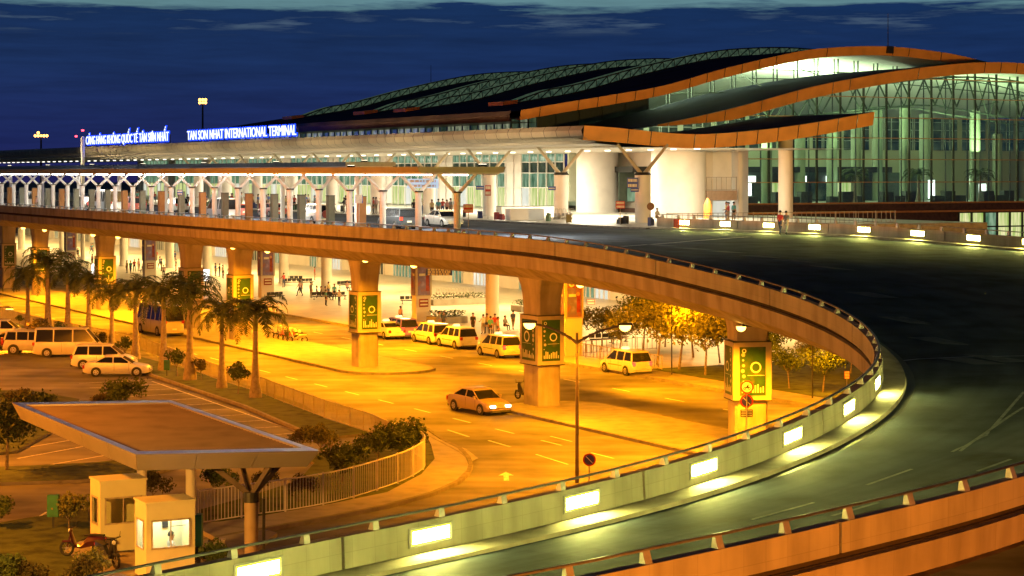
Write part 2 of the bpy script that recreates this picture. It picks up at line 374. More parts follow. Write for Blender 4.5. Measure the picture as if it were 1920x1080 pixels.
def parapet(F, label, first, last, gp=.26):
    WALL = [(-.17, -gp), (-.17, -1.02), (.16, -1.02), (.12, -gp)]
    root = thing('parapet_wall', label, 'parapet wall', tuple(F[0][0]))
    for i, seg in enumerate(split10(F)):
        m = MB().use(wallcon); m.sweep(shrink(seg), WALL); m.build('wall_panel', None, root, True)
    m = MB().use(mat('groove_shade', (.05, .035, .02), .9, var=.2)); m.sweep(F, [(.06, -1.03), (.06, -1.245), (.09, -1.245), (.09, -1.03)]); m.build('groove_shade_strip', None, root, True)  # dark strip paints the shade inside the open slot below the wall
    r = MB(); pts = [Vector(p) for p, n, d in F]
    P2 = [(p, n, d) for p, n, d in F]
    r.sweep(P2, [(-.035, -.06), (.035, -.06), (.045, -.01), (0, .0), (-.045, -.01)]); r.build('handrail', railm, root, True)
    d = first; k = 0; rest = MB(); total = F[-1][2]
    posts = []
    while d < min(last, total): posts.append(d); d += 2.0
    posts = posts
    keep = set(range(len(posts)))
    if len(posts) > 95: keep = set(range(len(posts)-95, len(posts)))
    for i, d in enumerate(posts):
        p, n, t = at_dist(F, d); m = rest if i not in keep else MB()
        n = n.normalized(); w = t*.09
        # wedge shaped bracket: narrow foot on the wall, plate toward the road
        w = t*(.085 if gp < .3 else .095); a, b = p-n*.14+Vector((0, 0, -gp+.002)), p+n*.09+Vector((0, 0, -gp+.002)); c, e = p-n*.04+Vector((0, 0, -.055)), p+n*.05+Vector((0, 0, -.055))
        m.hexa([a-w, b-w, b+w, a+w], [c-w, e-w, e+w, c+w])
        if m is not rest: m.build('rail_post', postm, root, True)
    if rest.v: o = rest.build('rail_post', postm, root, True); o['kind'] = 'stuff'
    return root
# distance along the inner path where the measured posts start
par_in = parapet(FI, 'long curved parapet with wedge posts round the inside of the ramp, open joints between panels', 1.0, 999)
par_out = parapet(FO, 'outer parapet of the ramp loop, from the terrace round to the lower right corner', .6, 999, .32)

# girders under the two edges and the deck itself: one viaduct
via = thing('viaduct', 'elevated concrete roadway curving from the terminal round to the lower left', 'viaduct', tuple(W(0, 0, 9.5)))
for i, seg in enumerate(split10(FI, L0=30.)):
    m = MB().use(girdcon); m.sweep(shrink(seg, .012), GIRD_IN); m.build('edge_girder', None, via, True)
FOs = FO
for i, seg in enumerate(split10(FOs, L0=30.)):
    m = MB().use(girdcon); m.sweep(shrink(seg, .012), [(.1, -1.03), (.1, -1.25), (-.12, -1.27), (-.08, -1.95), (1.2, -2.45), (2.2, -2.6), (2.2, -1.4), (.15, -1.25)]); m.build('edge_girder', None, via, True)
# deck surface between parapets (road) : matched loft
cut = [i for i, p in enumerate(inner) if (p-W(19.4, 0, 10.7)).dot(Vector((UX, UY, 0))) <= 0][0]
ins = [W(19.4, 0, 10.7)]+inner[cut:]
def resample(pts, n):
    d = [0]
    for a, b in zip(pts[:-1], pts[1:]): d.append(d[-1]+(b-a).length)
    out = []; j = 0
    for k in range(n):
        t = d[-1]*k/(n-1)
        while j < len(d)-2 and d[j+1] < t: j += 1
        out.append(pts[j].lerp(pts[j+1], (t-d[j])/max(1e-9, d[j+1]-d[j])))
    return out
NR = 150
RI = resample(ins, NR); RO = resample(outer, NR)
NC = 10
def deck_mesh(dz, lo=0., hi=1.):
    m = MB(); vs = []; uv = []
    for k in range(NR):
        for c in range(NC+1):
            p = RI[k].lerp(RO[k], lo+(hi-lo)*c/NC); vs.append((p.x, p.y, p.z+dz)); uv.append((k*.9, c*1.4))
    fs = []; us = []
    for k in range(NR-1):
        for c in range(NC):
            a = k*(NC+1)+c; q = (a, a+1, a+NC+2, a+NC+1); fs.append(q); us.append([uv[i] for i in q])
    m.idx(vs, fs, us); return m
def rampz(p):
    """road height under a plan point on the loop"""
    b = min(((Vector((RI[k].x, RI[k].y))-Vector((p[0], p[1]))).length+(Vector((RO[k].x, RO[k].y))-Vector((p[0], p[1]))).length-(Vector((RI[k].x, RI[k].y))-Vector((RO[k].x, RO[k].y))).length, k) for k in range(NR))[1]
    w = (RO[b]-RI[b]).xy; t = max(0, min(1, (Vector((p[0], p[1]))-RI[b].xy).dot(w)/w.length_squared))
    return RI[b].lerp(RO[b], t).z-1.2
road = deck_mesh(-1.2).use(ramp_asphalt); road.fm = [0]*len(road.f)
for a, b in ((19.4, 60), (60, 120), (120, 340)):
    road.face([W(a, 0, 9.5), W(a, 30.5, 9.5), W(b, 30.5, 9.5), W(b, 0, 9.5)], [(a, 0), (a, 30), (b, 30), (b, 0)])
struct(road.build('elevated_road', None, loc=tuple(W(0, 0, 9.5))))
sl = deck_mesh(-2.2, .03, .97).use(concrete); sl.fm = [0]*len(sl.f)
sl.ubox(19.5, 340, 3.2, 30.2, 8.55, 8.9)
sl.build('deck_slab', None, via, True)
# ledges with kerb beside each parapet on the loop
def ledge(F, w, lo, hi, name='kerb_ledge'):
    seg = [q for q in F if lo <= q[2] <= hi]
    m = MB().use(concrete); m.sweep(seg, [(.16, -1.19), (.16, -1.03), (w, -1.05), (w+.03, -1.19)]); struct(m.build(name, None, loc=tuple(seg[0][0])))
    g = MB().use(dark); g.sweep(seg, [(w+.035, -1.19), (w+.035, -1.175), (w+.34, -1.180), (w+.34, -1.195)]); struct(g.build('gutter', None, loc=tuple(seg[0][0])))
ledge(FI, .95, 100, 999); ledge(FO, .75, 0, 999)
# markings on the elevated road
def strip_on(pts, w, name='lane_marking', m_=paint, dz=.012, flat=None):
    P = [Vector((*p[:2], (rampz(p) if flat is None else flat)+dz)) for p in pts]; m = MB(); L_ = []; R_ = []
    for i, p in enumerate(P):
        t = (P[min(i+1, len(P)-1)]-P[max(0, i-1)]); n = Vector((-t.y, t.x, 0)).normalized()*w/2; L_.append(p+n); R_.append(p-n)
    for i in range(len(P)-1): m.face([L_[i], R_[i], R_[i+1], L_[i+1]])
    return struct(m.build(name, m_, loc=tuple(P[0])))
def rr(k, t): p = RI[k].lerp(RO[k], t); return p
strip_on([at(x, y, 9.45).lerp(at(x2, y2, 9.45), t/10) for (x, y, x2, y2) in [(1165, 461, 1405, 446)] for t in range(11)], .35)
for k in range(56, NR-4, 7):      # dashed lane line on the way down
    strip_on([rr(k+j*.0 if False else k+j, .60) for j in range(3)], .12, m_=faint)
def onz(x, y):
    z = 9.0
    for _ in range(8): z = rampz(at(x, y, z))
    return at(x, y, z)
for a, b in (((1625, 910), (1710, 880)), ((1410, 975), (1526, 943)), ((1785, 848), (1850, 815)), ((1850, 815), (1920, 735)), ((1800, 845), (1920, 762))):
    strip_on([onz(a[0]+(b[0]-a[0])*t/5, a[1]+(b[1]-a[1])*t/5) for t in range(6)], .11, m_=mat('dull_paint', (.22, .23, .22), .6, var=.3))
hx = [(1236, 460), (1300, 467), (1362, 473), (1425, 481), (1490, 492), (1562, 502), (1634, 516), (1700, 533), (1762, 549), (1820, 572), (1872, 597)]
for x, y in hx:
    c = onz(x, y); d = Vector((.62, -.78, 0)); n = Vector((.78, .62, 0))
    m = MB(); q = [c-d*1.5-n*.3, c-d*.7-n*.3+n*.9, c+d*1.5+n*.6-n*.3, c+d*.7-n*.6]
    m.face([Vector((p.x, p.y, rampz(p)+.014)) for p in q]); struct(m.build('hatch_marking', faint, loc=tuple(c)))
strip_on([onz(1660, 661), onz(1720, 661), onz(1800, 661), onz(1925, 662)], .16, 'expansion_joint', mat('joint_metal', (.35, .38, .45), .4, .3))

# wall lamps: recessed lit boxes in the parapets
lampface = emit('wall_lamp_glow', (1, .95, .20), 250)
lampedge = emit('wall_lamp_edge', (1, .88, .10), 1.6)
def wall_lamp(F, d, label, gname):
    p, n, t = at_dist(F, d); n = n.normalized(); c = p+Vector((0, 0, -.62))
    r = thing('wall_lamp', label, 'wall lamp', tuple(p+n*.14+Vector((0, 0, -.62))), 0, gname)
    a = .62; h = .2; m = MB(); o = c+n*.146
    for s0, s1, z0, z1 in ((-a-.05, a+.05, h, h+.04), (-a-.05, a+.05, -h-.04, -h), (-a-.05, -a, -h, h), (a, a+.05, -h, h)):
        q = [o+t*s0, o+t*s1, o+t*s1+n*.035, o+t*s0+n*.035]; m.hexa([x+Vector((0, 0, z0)) for x in q], [x+Vector((0, 0, z1)) for x in q])
    m.build('frame', postm, r, True)
    for nm, aa, hh, e0, e1, mm in (('diffuser', a, h, 0, .022, lampedge), ('tube', a*.9, h*.72, .0225, .034, lampface)):
        g = MB(); q = [o-t*aa+n*e0, o+t*aa+n*e0, o+t*aa+n*e1, o-t*aa+n*e1]; g.hexa([x+Vector((0, 0, -hh)) for x in q], [x+Vector((0, 0, hh)) for x in q]); g.build(nm, mm, r, True)
    return r
def dist_of_px(F, px, lo, hi, dz=-.62):
    best = None
    d = lo
    while d < hi:
        p, n, t = at_dist(F, d); x = 960+FPX*p.x/p.y
        if best is None or abs(x-px) < best[0]: best = (abs(x-px), d)
        d += .1
    return best[1]
nd = [q for q in FI if q[0][0] > 14.0]; dmid = nd[len(nd)//2][2]
d0 = dist_of_px(FI, 800, dmid, FI[-1][2])
for i, k in enumerate(range(-2, 6)):
    d = d0-k*5.0
    wall_lamp(FI, d, 'lit wall lamp on the inner ramp parapet, %s from the lower left' % ordn(i), 'lamps let into the inner ramp parapet')
for i in range(34):
    wall_lamp(FO, 3.6+i*5.0, 'lit wall lamp on the outer ramp parapet, %s from the terrace end' % ordn(i), 'lamps let into the outer ramp parapet')

# ================================================================ ground level
g = MB(); 
g.face([(-1500, -60, 0), (1500, -60, 0), (1500, 3000, 0), (-1500, 3000, 0)]); struct(g.build('ground', asphalt))
def slab(name, pts, z0, z1, m_, edge=None, kind=True):
    m = MB().use(m_); n = len(pts)
    m.face([(p[0], p[1], z1) for p in pts], [(p[0], p[1]) for p in pts])
    if edge: m.use(edge)
    for i in range(n):
        a, b = pts[i], pts[(i+1) % n]; m.face([(a[0], a[1], z0), (b[0], b[1], z0), (b[0], b[1], z1), (a[0], a[1], z1)])
    o = m.build(name, None, loc=(pts[0][0], pts[0][1], z0))
    return struct(o) if kind else o
def uvp(l): return [W(u, v) for u, v in l]
def kerb_line(pts, w=.22, z=.16):
    F = frame([Vector((p[0], p[1], 0)) for p in pts]); m = MB().use(kerbm); m.sweep(F, [(-w/2, -.01), (-w/2, z), (w/2, z), (w/2, -.01)]); return struct(m.build('kerb', None, loc=tuple(pts[0])))
def arc(c, r, a0, a1, n=8): return [(c[0]+r*math.cos(a0+(a1-a0)*i/n), c[1]+r*math.sin(a0+(a1-a0)*i/n)) for i in range(n+1)]
# medians under the viaduct (rounded noses)
def median(u0, u1, v0, v1, round0=True, round1=True):
    r = (v1-v0)/2; c = (v0+v1)/2; pts = []
    if round0: pts += [(u0+r-r*math.cos(t), c-r*math.sin(t)) for t in [math.pi/2-math.pi*i/10 for i in range(11)]][::-1][::-1]
    else: pts += [(u0, v0), (u0, v1)]
    pts += ([(u1-r+r*math.cos(t), c-r*math.sin(t)) for t in [-math.pi/2+math.pi*i/10 for i in range(11)]] if round1 else [(u1, v1), (u1, v0)])
    P = uvp(pts); slab('median', P, 0, .15, paving, kerbm); kerb_line(P+[P[0]])
median(10.2, 160, 1.7, 8.6, True, False)
median(-60, -9.3, 1.2, 7.8, False, True)
# terminal-side pavement and the garden
slab('pavement', uvp([(4, 18.4), (340, 18.4), (340, 64), (4, 64)]), 0, .15, mat('arrivals_paving', (.55, .50, .42), .45, var=.1, scale=.8), kerbm)
kerb_line(uvp([(340, 18.4), (4, 18.4), (-90, 18.4)]))
slab('garden_path', uvp([(-90, 18.4), (4, 18.4), (4, 21.2), (-90, 21.2)]), 0, .15, paving, kerbm)
slab('garden_lawn', uvp([(-90, 21.2), (4, 21.2), (4, 52), (-90, 52)]), 0, .17, grass)
# rising grass bank at the back of the garden
bk = MB(); 
for i in range(12):
    for j in range(5):
        q = []
        for a, b in ((i, j), (i+1, j), (i+1, j+1), (i, j+1)):
            p = W(-90+a*9.0, 44+b*4.0); q.append((p.x, p.y, .18+.9*b+.25*math.sin(a*1.7+b)))
        bk.face(q)
struct(bk.build('grass_bank', grass))
# palm strip between car park and lower road
slab('palm_verge', uvp([(110, -13), (110, -8.1), (8, -7.6), (-4, -8.3)])+[at(611, 790), at(695, 816), at(600, 826), at(460, 765), at(285, 707)]+uvp([(30, -11.3), (110, -11.5)]), 0, .14, grass, kerbm)
kerb_line(uvp([(110, -11.7)])+[at(150, 650), at(285, 706), at(460, 765), at(600, 826), at(640, 846)])
outerk = [at(x, y) for x, y in [(760, 793), (800, 808), (832, 830), (862, 845), (878, 862), (883, 876), (879, 888), (860, 907), (811, 929), (726, 953), (621, 974), (501, 996), (380, 1018), (200, 1046)]]
innerk = [at(x, y) for x, y in [(200, 1012), (371, 990), (494, 972), (621, 950), (726, 928), (790, 894), (815, 865), (808, 838), (797, 815), (740, 800)]]
slab('footway', outerk+innerk, 0, .13, paving, kerbm)
kerb_line(outerk)
slab('footway_tip', [at(798, 819), at(874, 847), at(897, 865), at(884, 871), at(860, 852)], .14, .15, paving)
slab('corner_lawn', [at(x, y) for x, y in [(640, 846), (700, 818), (745, 812), (797, 822), (818, 860), (792, 898), (726, 933), (621, 955), (494, 980), (380, 1000), (370, 962), (470, 935), (560, 905), (590, 872), (560, 862)]], 0, .12, grass, kerbm)
slab('booth_lawn', [at(x, y) for x, y in [(-40, 992), (60, 975), (165, 960), (168, 1010), (120, 1035), (240, 1085), (240, 1120), (-40, 1120)]], 0, .12, grass, kerbm)
slab('booth_island', [at(x, y) for x, y in [(150, 1022), (330, 985), (440, 985), (520, 1006), (470, 1045), (420, 1110), (230, 1110), (120, 1040)]], 0, .15, paving, kerbm)
slab('parking_lawn', [at(x, y) for x, y in [(-40, 882), (60, 878), (180, 872), (300, 858), (330, 880), (280, 893), (150, 905), (-40, 912)]], 0, .14, grass, kerbm)
slab('left_lawn', [at(x, y) for x, y in [(-60, 735), (60, 736), (150, 752), (120, 800), (30, 850), (-60, 860)]], 0, .13, grass, kerbm)
def gline(a, b, w=.12, m_=paint, name='bay_marking', z=.006):
    A = at(*a); B = at(*b); t = (B-A).normalized(); n = Vector((-t.y, t.x, 0))*w/2; m = MB()
    zz = Vector((0, 0, z)); m.face([A+n+zz, A-n+zz, B-n+zz, B+n+zz]); return struct(m.build(name, m_, loc=tuple(A)))
for a, b in [((0, 829), (103, 813)), ((-20, 851), (135, 825)), ((32, 860), (190, 831)), ((61, 877), (250, 845)), ((32, 995), (88, 960)), ((285, 715), (640, 838)), ((-60, 806), (30, 796))]: gline(a, b)
for i in range(12):
    q = at(285, 712).lerp(at(640, 838), i/12); e = q-Vector((VX, VY, 0))*5.; m = MB(); n = Vector((UX, UY, 0))*.06
    zz = Vector((0, 0, .006)); m.face([q+n+zz, q-n+zz, e-n+zz, e+n+zz]); struct(m.build('bay_marking', paint, loc=tuple(q)))
# lower road lane dashes
for k in range(-16, 60):
    for v in (-2.9,):
        A = W(k*5.2, v, .006); m = MB(); u = Vector((UX, UY, 0)); w = Vector((VX, VY, 0))*.07
        m.face([A-w, A+w, A+w+u*2.2, A-w+u*2.2]); struct(m.build('lane_dash', paint, loc=tuple(A)))
for k in range(-12, 26):
    A = W(k*6.4, 13.2, .006); m = MB(); u = Vector((UX, UY, 0)); w = Vector((VX, VY, 0))*.07
    m.face([A-w, A+w, A+w+u*2.2, A-w+u*2.2]); struct(m.build('lane_dash', paint, loc=tuple(A)))
for a, b in [((839, 806), (879, 819)), ((916, 826), (957, 838)), ((1005, 852), (1065, 871)), ((1032, 818), (1072, 828))]: gline(a, b, .13)
ar = MB(); c = at(949, 893); d = (at(948, 880)-at(950, 905)).normalized(); n = Vector((d.y, -d.x, 0))
ar.face([c+Vector((0, 0, .006))+q for q in (-d*1.3-n*.12, -d*1.3+n*.12, d*.2+n*.12, d*.2+n*.36, d*1.3, d*.2-n*.36, d*.2-n*.12)]); struct(ar.build('arrow_marking', paint, loc=tuple(c)))
# ================================================================ viaduct piers with poster frames
green_ad = mat('poster_green', (.022, .075, .025), .4, var=.3, scale=1.6, dark=(.13, .12, .04))
purple_ad = mat('poster_violet', (.16, .13, .30), .4, var=.9, scale=1.4, dark=(.35, .10, .04))
frame_m = mat('frame_paint', (.48, .42, .31), .5, var=.06)
adwhite = mat('poster_white', (.7, .7, .55), .5, var=.1)
adred = mat('poster_red', (.26, .035, .02), .5, var=.3)
def ring(m, c, ax, az, r0, r1, n=18, off=Vector((0, 0, 0))):
    for i in range(n):
        a, b = 2*math.pi*i/n, 2*math.pi*(i+1)/n
        m.face([c+ax*(math.cos(t)*r)+az*(math.sin(t)*r)+off for t, r in ((a, r0), (a, r1), (b, r1), (b, r0))])
def poster(parent, c, ax, nrm, w, h, kind, seed):
    """advert: printed panel with its picture in thin relief; c = centre on the face"""
    rnd = random.Random(seed); az = Vector((0, 0, 1)); m = MB().use(green_ad if kind == 'g' else purple_ad)
    def rect(x0, x1, z0, z1, d): m.face([c+ax*x+az*z+nrm*d for x, z in ((x0, z0), (x1, z0), (x1, z1), (x0, z1))])
    b = [c+ax*x+az*z for x, z in ((-w/2, -h/2), (w/2, -h/2), (w/2, h/2), (-w/2, h/2))]
    m.hexa([b[0], b[1], b[1]+nrm*.03, b[0]+nrm*.03], [b[3], b[2], b[2]+nrm*.03, b[3]+nrm*.03])
    if kind == 'g':
        m.use(adwhite); ring(m, c+ax*w*.12+az*h*.08, ax, az, w*.15, w*.21, off=nrm*.034)
        ring(m, c-ax*w*.33+az*h*.42, ax, az, w*.05, w*.085, 10, off=nrm*.034)
        rect(-w*.2, w*.46, h*-.088, h*-.08, .034)
        for k in range(9):
            x = -w*.42+k*w*.1; hh = h*(.06+.14*rnd.random()*(1.6 if k == 5 else 1)); rect(x, x+w*.05, -h*.44, -h*.44+hh, .034)
        m.use(frame_m)
        for k in range(6): ring(m, c-ax*w*(.4-.06*rnd.random())+az*h*(.34-.11*k), ax, az, 0.0, w*(.03+.05*rnd.random()), 7, off=nrm*.033)
    else:
        m.use(adwhite); ring(m, c-ax*w*.2+az*h*.4, ax, az, w*.1, w*.2, 14, off=nrm*.034); rect(-w*.4, w*.1, h*.05, h*.12, .034)
        m.use(adred); rect(w*.15, w*.42, -h*.38, h*.1, .034); rect(-w*.45, w*.45, h*.3, h*.33, .033)
        m.use(mat('poster_skin', (.6, .3, .15), .5, var=.2)); ring(m, c+ax*w*.25+az*h*.12, ax, az, 0, w*.12, 12, off=nrm*.036)
    return m.build('poster', None, parent, True)
Ud = Vector((UX, UY, 0)); Vd = Vector((VX, VY, 0))
def pier(u, v, label, top=7.9, wv=1.45, wu=1.5, seed=0, rot=0.):
    r = thing('viaduct_pier', label, 'bridge pier', tuple(W(u, v, .15)), 0, 'piers carrying the front edge of the viaduct')
    ud = Matrix.Rotation(rot, 3, 'Z') @ Ud; vd = Matrix.Rotation(rot, 3, 'Z') @ Vd; c = W(u, v, 0)
    def oct_(a, b, z, ch=.12): return [c+vd*x+ud*y+Vector((0, 0, z)) for x, y in ((-a, -b+ch), (-a+ch, -b), (a-ch, -b), (a, -b+ch), (a, b-ch), (a-ch, b), (-a+ch, b), (-a, b-ch))]
    m = MB().use(concrete); a, b = wv/2, wu/2
    secs = [oct_(a, b, .15), oct_(a, b, 5.6)]; m.loft(secs); m.build('shaft', None, r, True)
    m = MB().use(concrete); secs = []
    for t in (0, .25, .5, .75, 1):
        z = 5.6+(top-5.6)*t; e = 1+.22*t*t; secs.append(oct_(a*e*1.04, b*(1+.5*t**3), z))
    m.loft(secs); m.build('capital', None, r, True)
    f = MB().use(frame_m); z0, z1 = 2.62, 5.52; A, B = a+.14, b+.12
    q = lambda A, B, z: [c-vd*A-ud*B+Vector((0, 0, z)), c+vd*A-ud*B+Vector((0, 0, z)), c+vd*A+ud*B+Vector((0, 0, z)), c-vd*A+ud*B+Vector((0, 0, z))]
    f.hexa(q(A, B, z0), q(A, B, z1)); f.use(dark); f.hexa(q(A+.02, B+.02, z0-.05), q(A+.02, B+.02, z0-.004)); f.hexa(q(A+.02, B+.02, z1+.004), q(A+.02, B+.02, z1+.05))
    fo = f.build('poster_frame', None, r, True)
    poster(fo, c-ud*(B+.003)+Vector((0, 0, (z0+z1)/2)), vd, -ud, 2*A*.68, (z1-z0)*.84, 'g', seed)
    poster(fo, c-vd*(A+.003)+Vector((0, 0, (z0+z1)/2)), ud, -vd, 2*B*.72, (z1-z0)*.84, 'g', seed+50)
    poster(fo, c+ud*(B+.003)+Vector((0, 0, (z0+z1)/2)), vd, ud, 2*A*.68, (z1-z0)*.84, 'g', seed+90)
    return r
PI_ = []
for i, (px, v, wu) in enumerate([(1402, 4.6, 1.5), (1016, 4.2, 2.0), (684, 4.3, 1.5), (450, 4.3, 1.5), (358, 4.6, 1.5), (197, 4.8, 1.5), (75, 5., 1.5), (14, 5., 1.5)]):
    PI_.append(pier(rot=-.33 if i == 0 else 0., u=u_of(px, v), v=v, label='concrete pier wrapped by green posters, %s along the viaduct counting from the right' % ordn(i), seed=i, wu=wu, wv=1.7 if i == 0 else 1.5, top=7.9 if i else 7.0))
# columns of the arrivals forecourt : square with violet posters, and round white ones
for i, (px, v) in enumerate([(1070, 21.5), (790, 26.), (499, 26.), (280, 26.), (132, 26.)]):
    u = u_of(px, v); c = W(u, v, 0); r = thing('poster_column', 'square column with a tall violet poster behind the viaduct piers, %s from the right' % ordn(i), 'column', tuple(W(u, v, .15)), 0, 'square columns of the arrivals forecourt')
    m = MB().use(beige); m.ubox(u-.5, u+.5, v-.75, v+.75, .15, 8.9); m.build('shaft', None, r, True)
    m = MB().use(frame_m); m.ubox(u-.56, u+.56, v-.82, v+.82, 2.55 if i else 3.0, 7.9); f = m.build('poster_frame', None, r, True)
    z0, z1 = (2.65 if i else 3.1), 5.9
    poster(f, W(u-.563, v, (z0+z1)/2), Vd, -Ud, 1.25, z1-z0, 'p', i); poster(f, W(u, v-.823, (z0+z1)/2), Ud, -Vd, .8, z1-z0, 'p', i+9)
    m = MB().use(adred); m.ubox(u-.58, u-.50, v-.45, v+.45, 1.55, 2.3) if i else None
    if i: m.use(adwhite); m.ubox(u-.59, u-.585, v-.38, v+.38, 2.02, 2.16); m.ubox(u-.59, u-.585, v-.38, v+.38, 1.7, 1.84); m.build('notice', None, r, True)
for i, (px, v) in enumerate([(923, 30.), (612, 34.), (532, 38.), (388, 34.), (318, 38.), (232, 34.), (118, 36.), (40, 36.)]):
    u = u_of(px, v); m = MB().use(whitep); m.revolve(W(u, v, 0), [(.72, .15), (.72, .3), (.62, .32), (.62, 8.95)], 20); m.use(orangep if False else whitep)
    one('round_column', m, None, 'round white column of the arrivals hall front, %s from the right' % ordn(i), 'column', tuple(W(u, v, .15)), 'round columns under the deck', smooth=True)

# ================================================================ lower canopy (kerbside shelter) on Y columns
can_m = mat('canopy_fascia', (.56, .50, .33), .5, .3, var=.1, scale=.4)
soffw = mat('soffit_white', (.80, .79, .76), .5, var=.03)
tube_e = emit('fluorescent_tube', (1, .97, .88), 28)
uE = u_of(861, 3.9)-.4
cn1 = thing('shelter_canopy', 'long low kerbside canopy along the drop-off lane, ending above the curve', 'canopy', tuple(W(uE, 3.9, 13.9)))
m = MB().use(can_m)
m.loft([[W(u, v, z) for v, z in ((.9, 14.05), (.7, 14.42), (7.1, 14.42), (6.9, 14.05))] for u in (uE, 340)]); m.build('roof', None, cn1, True)
m = MB().use(soffw); m.ubox(uE+.15, 340, 1.1, 6.7, 13.93, 14.048); m.build('soffit', None, cn1, True)
for k in range(24):
    u = uE+4+k*5.5; m = MB().use(tube_e)
    for v in (2.2, 5.4): m.ubox(u-1.7, u+1.7, v-.1, v+.1, 13.86, 13.926)
    m.build('tube_light', None, cn1, True)
us = [uE+.9+i*(u_of(11, 4.4)-u_of(872, 4.4))/21 for i in range(34)]
casem = [mat('casing_grey', (.17, .17, .12), .6, var=.1), mat('casing_orange', (.34, .15, .04), .6, var=.1)]
def ycol(u, i, z0=9.5, v=4.0, group='Y columns of the low canopy', lab='white Y-shaped column under the low canopy, %s from its right end', zt=13.93, zk=12.75, rad=.22, sp=1.35):
    r = thing('canopy_column', lab % ordn(i), 'column', tuple(W(u, v, z0)), 0, group)
    m = MB().use(whitep); m.tube(W(u, v, z0), W(u, v, zk), rad, rad, 12); m.build('post', None, r, True, smooth=True)
    for du, dv in ((0, -sp), (0, sp)):
        m = MB().use(whitep); m.tube(W(u+du*.08, v+dv*.08, zk-.05), W(u+du, v+dv, zt), rad*.6, rad*.5, 8); m.build('arm', None, r, True)
    m = MB().use(dark); m.tube(W(u, v, zk-.03), W(u, v, zk+.07), rad*1.5, rad*1.5, 12); m.build('cap', None, r, True)
    return r
for i, u in enumerate(us):
    ycol(u, i)
    if i > 2:
        m = MB().use(casem[i % 2] if (i % 5) else casem[0]); m.ubox(u-.28, u+.28, 4.7, 5.2, 9.5, 12.3); m.use(dark); m.ubox(u-.3, u+.3, 4.68, 5.22, 12.3, 12.34)
        one('pillar_casing', m, None, 'shoulder-high square casing beside the canopy column, %s from the right' % ordn(i-3), 'pillar', tuple(W(u, 5., 9.5)), 'square casings behind the canopy columns')
# second slab canopy further back
u2 = u_of(695, 17)
c2 = thing('shelter_canopy', 'grey flat canopy behind the low one, ending above the middle of the lane', 'canopy', tuple(W(u2, 17, 14.5)))
m = MB().use(mat('grey_cladding', (.42, .40, .38), .5, .2, var=.1)); m.ubox(u2, 340, 14.6, 19.4, 14.62, 15.0); m.build('roof', None, c2, True)
m = MB().use(soffw); m.ubox(u2+.2, 340, 14.8, 19.2, 14.52, 14.615); m.build('soffit', None, c2, True)
for k in range(24):
    u = u2+4+k*11; m = MB().use(tube_e); m.ubox(u-1.5, u+1.5, 16.9, 17.1, 14.46, 14.515); m.build('tube_light', None, c2, True)
for k in range(9):
    m = MB().use(whitep); m.tube(W(u2+3+k*18, 17, 9.5), W(u2+3+k*18, 17, 14.55), .22, .22, 10); m.build('post', None, c2, True)

# ================================================================ terminal building
deckp = slab('departures_platform', uvp([(19.4, 30.5), (340, 30.5), (340, 66), (19.4, 66)]), 8.6, 9.66, tile, kerbm)
term = thing('terminal_building', 'long airport terminal with wavy navy roofs edged in orange and glass walls lit from inside', 'building', tuple(W(60, 62, 0)))
def interp(P, v):
    if v <= P[0][0]: return P[0][1]
    for a, b in zip(P[:-1], P[1:]):
        if v <= b[0]:
            t = (v-a[0])/(b[0]-a[0]); return a[1]+(b[1]-a[1])*t
    return P[-1][1]
def spl(P, n=6):
    out = []
    Q = [P[0]]+P+[P[-1]]
    for i in range(1, len(Q)-2):
        a, b, c, d = Q[i-1:i+3]
        for k in range(n):
            t = k/n; out.append(tuple(.5*((2*b[j])+(c[j]-a[j])*t+(2*a[j]-5*b[j]+4*c[j]-d[j])*t*t+(3*b[j]-a[j]-3*c[j]+d[j])*t**3) for j in (0, 1)))
    out.append(P[-1]); return out
PA = spl([(41, 20.3), (46, 21.15), (52, 22.1), (58.3, 23.2), (66, 25.2), (75.6, 27.25), (82, 27.95), (88, 28.15), (94, 27.85), (99.7, 27.2), (112, 25.0), (124, 22)])
PB = spl([(34, 17.0), (42, 17.6), (48, 18.3), (53.8, 19.25), (61, 20.75), (69.5, 22.8), (76, 24.0), (82.1, 24.95), (90.9, 25.9), (98.5, 26.05), (106, 25.2), (118, 22.5), (128, 19.5)])
PC = spl([(33, 18.1), (36, 17.95), (43.7, 17.45), (50, 17.75), (57, 18.55), (64.7, 19.75)])
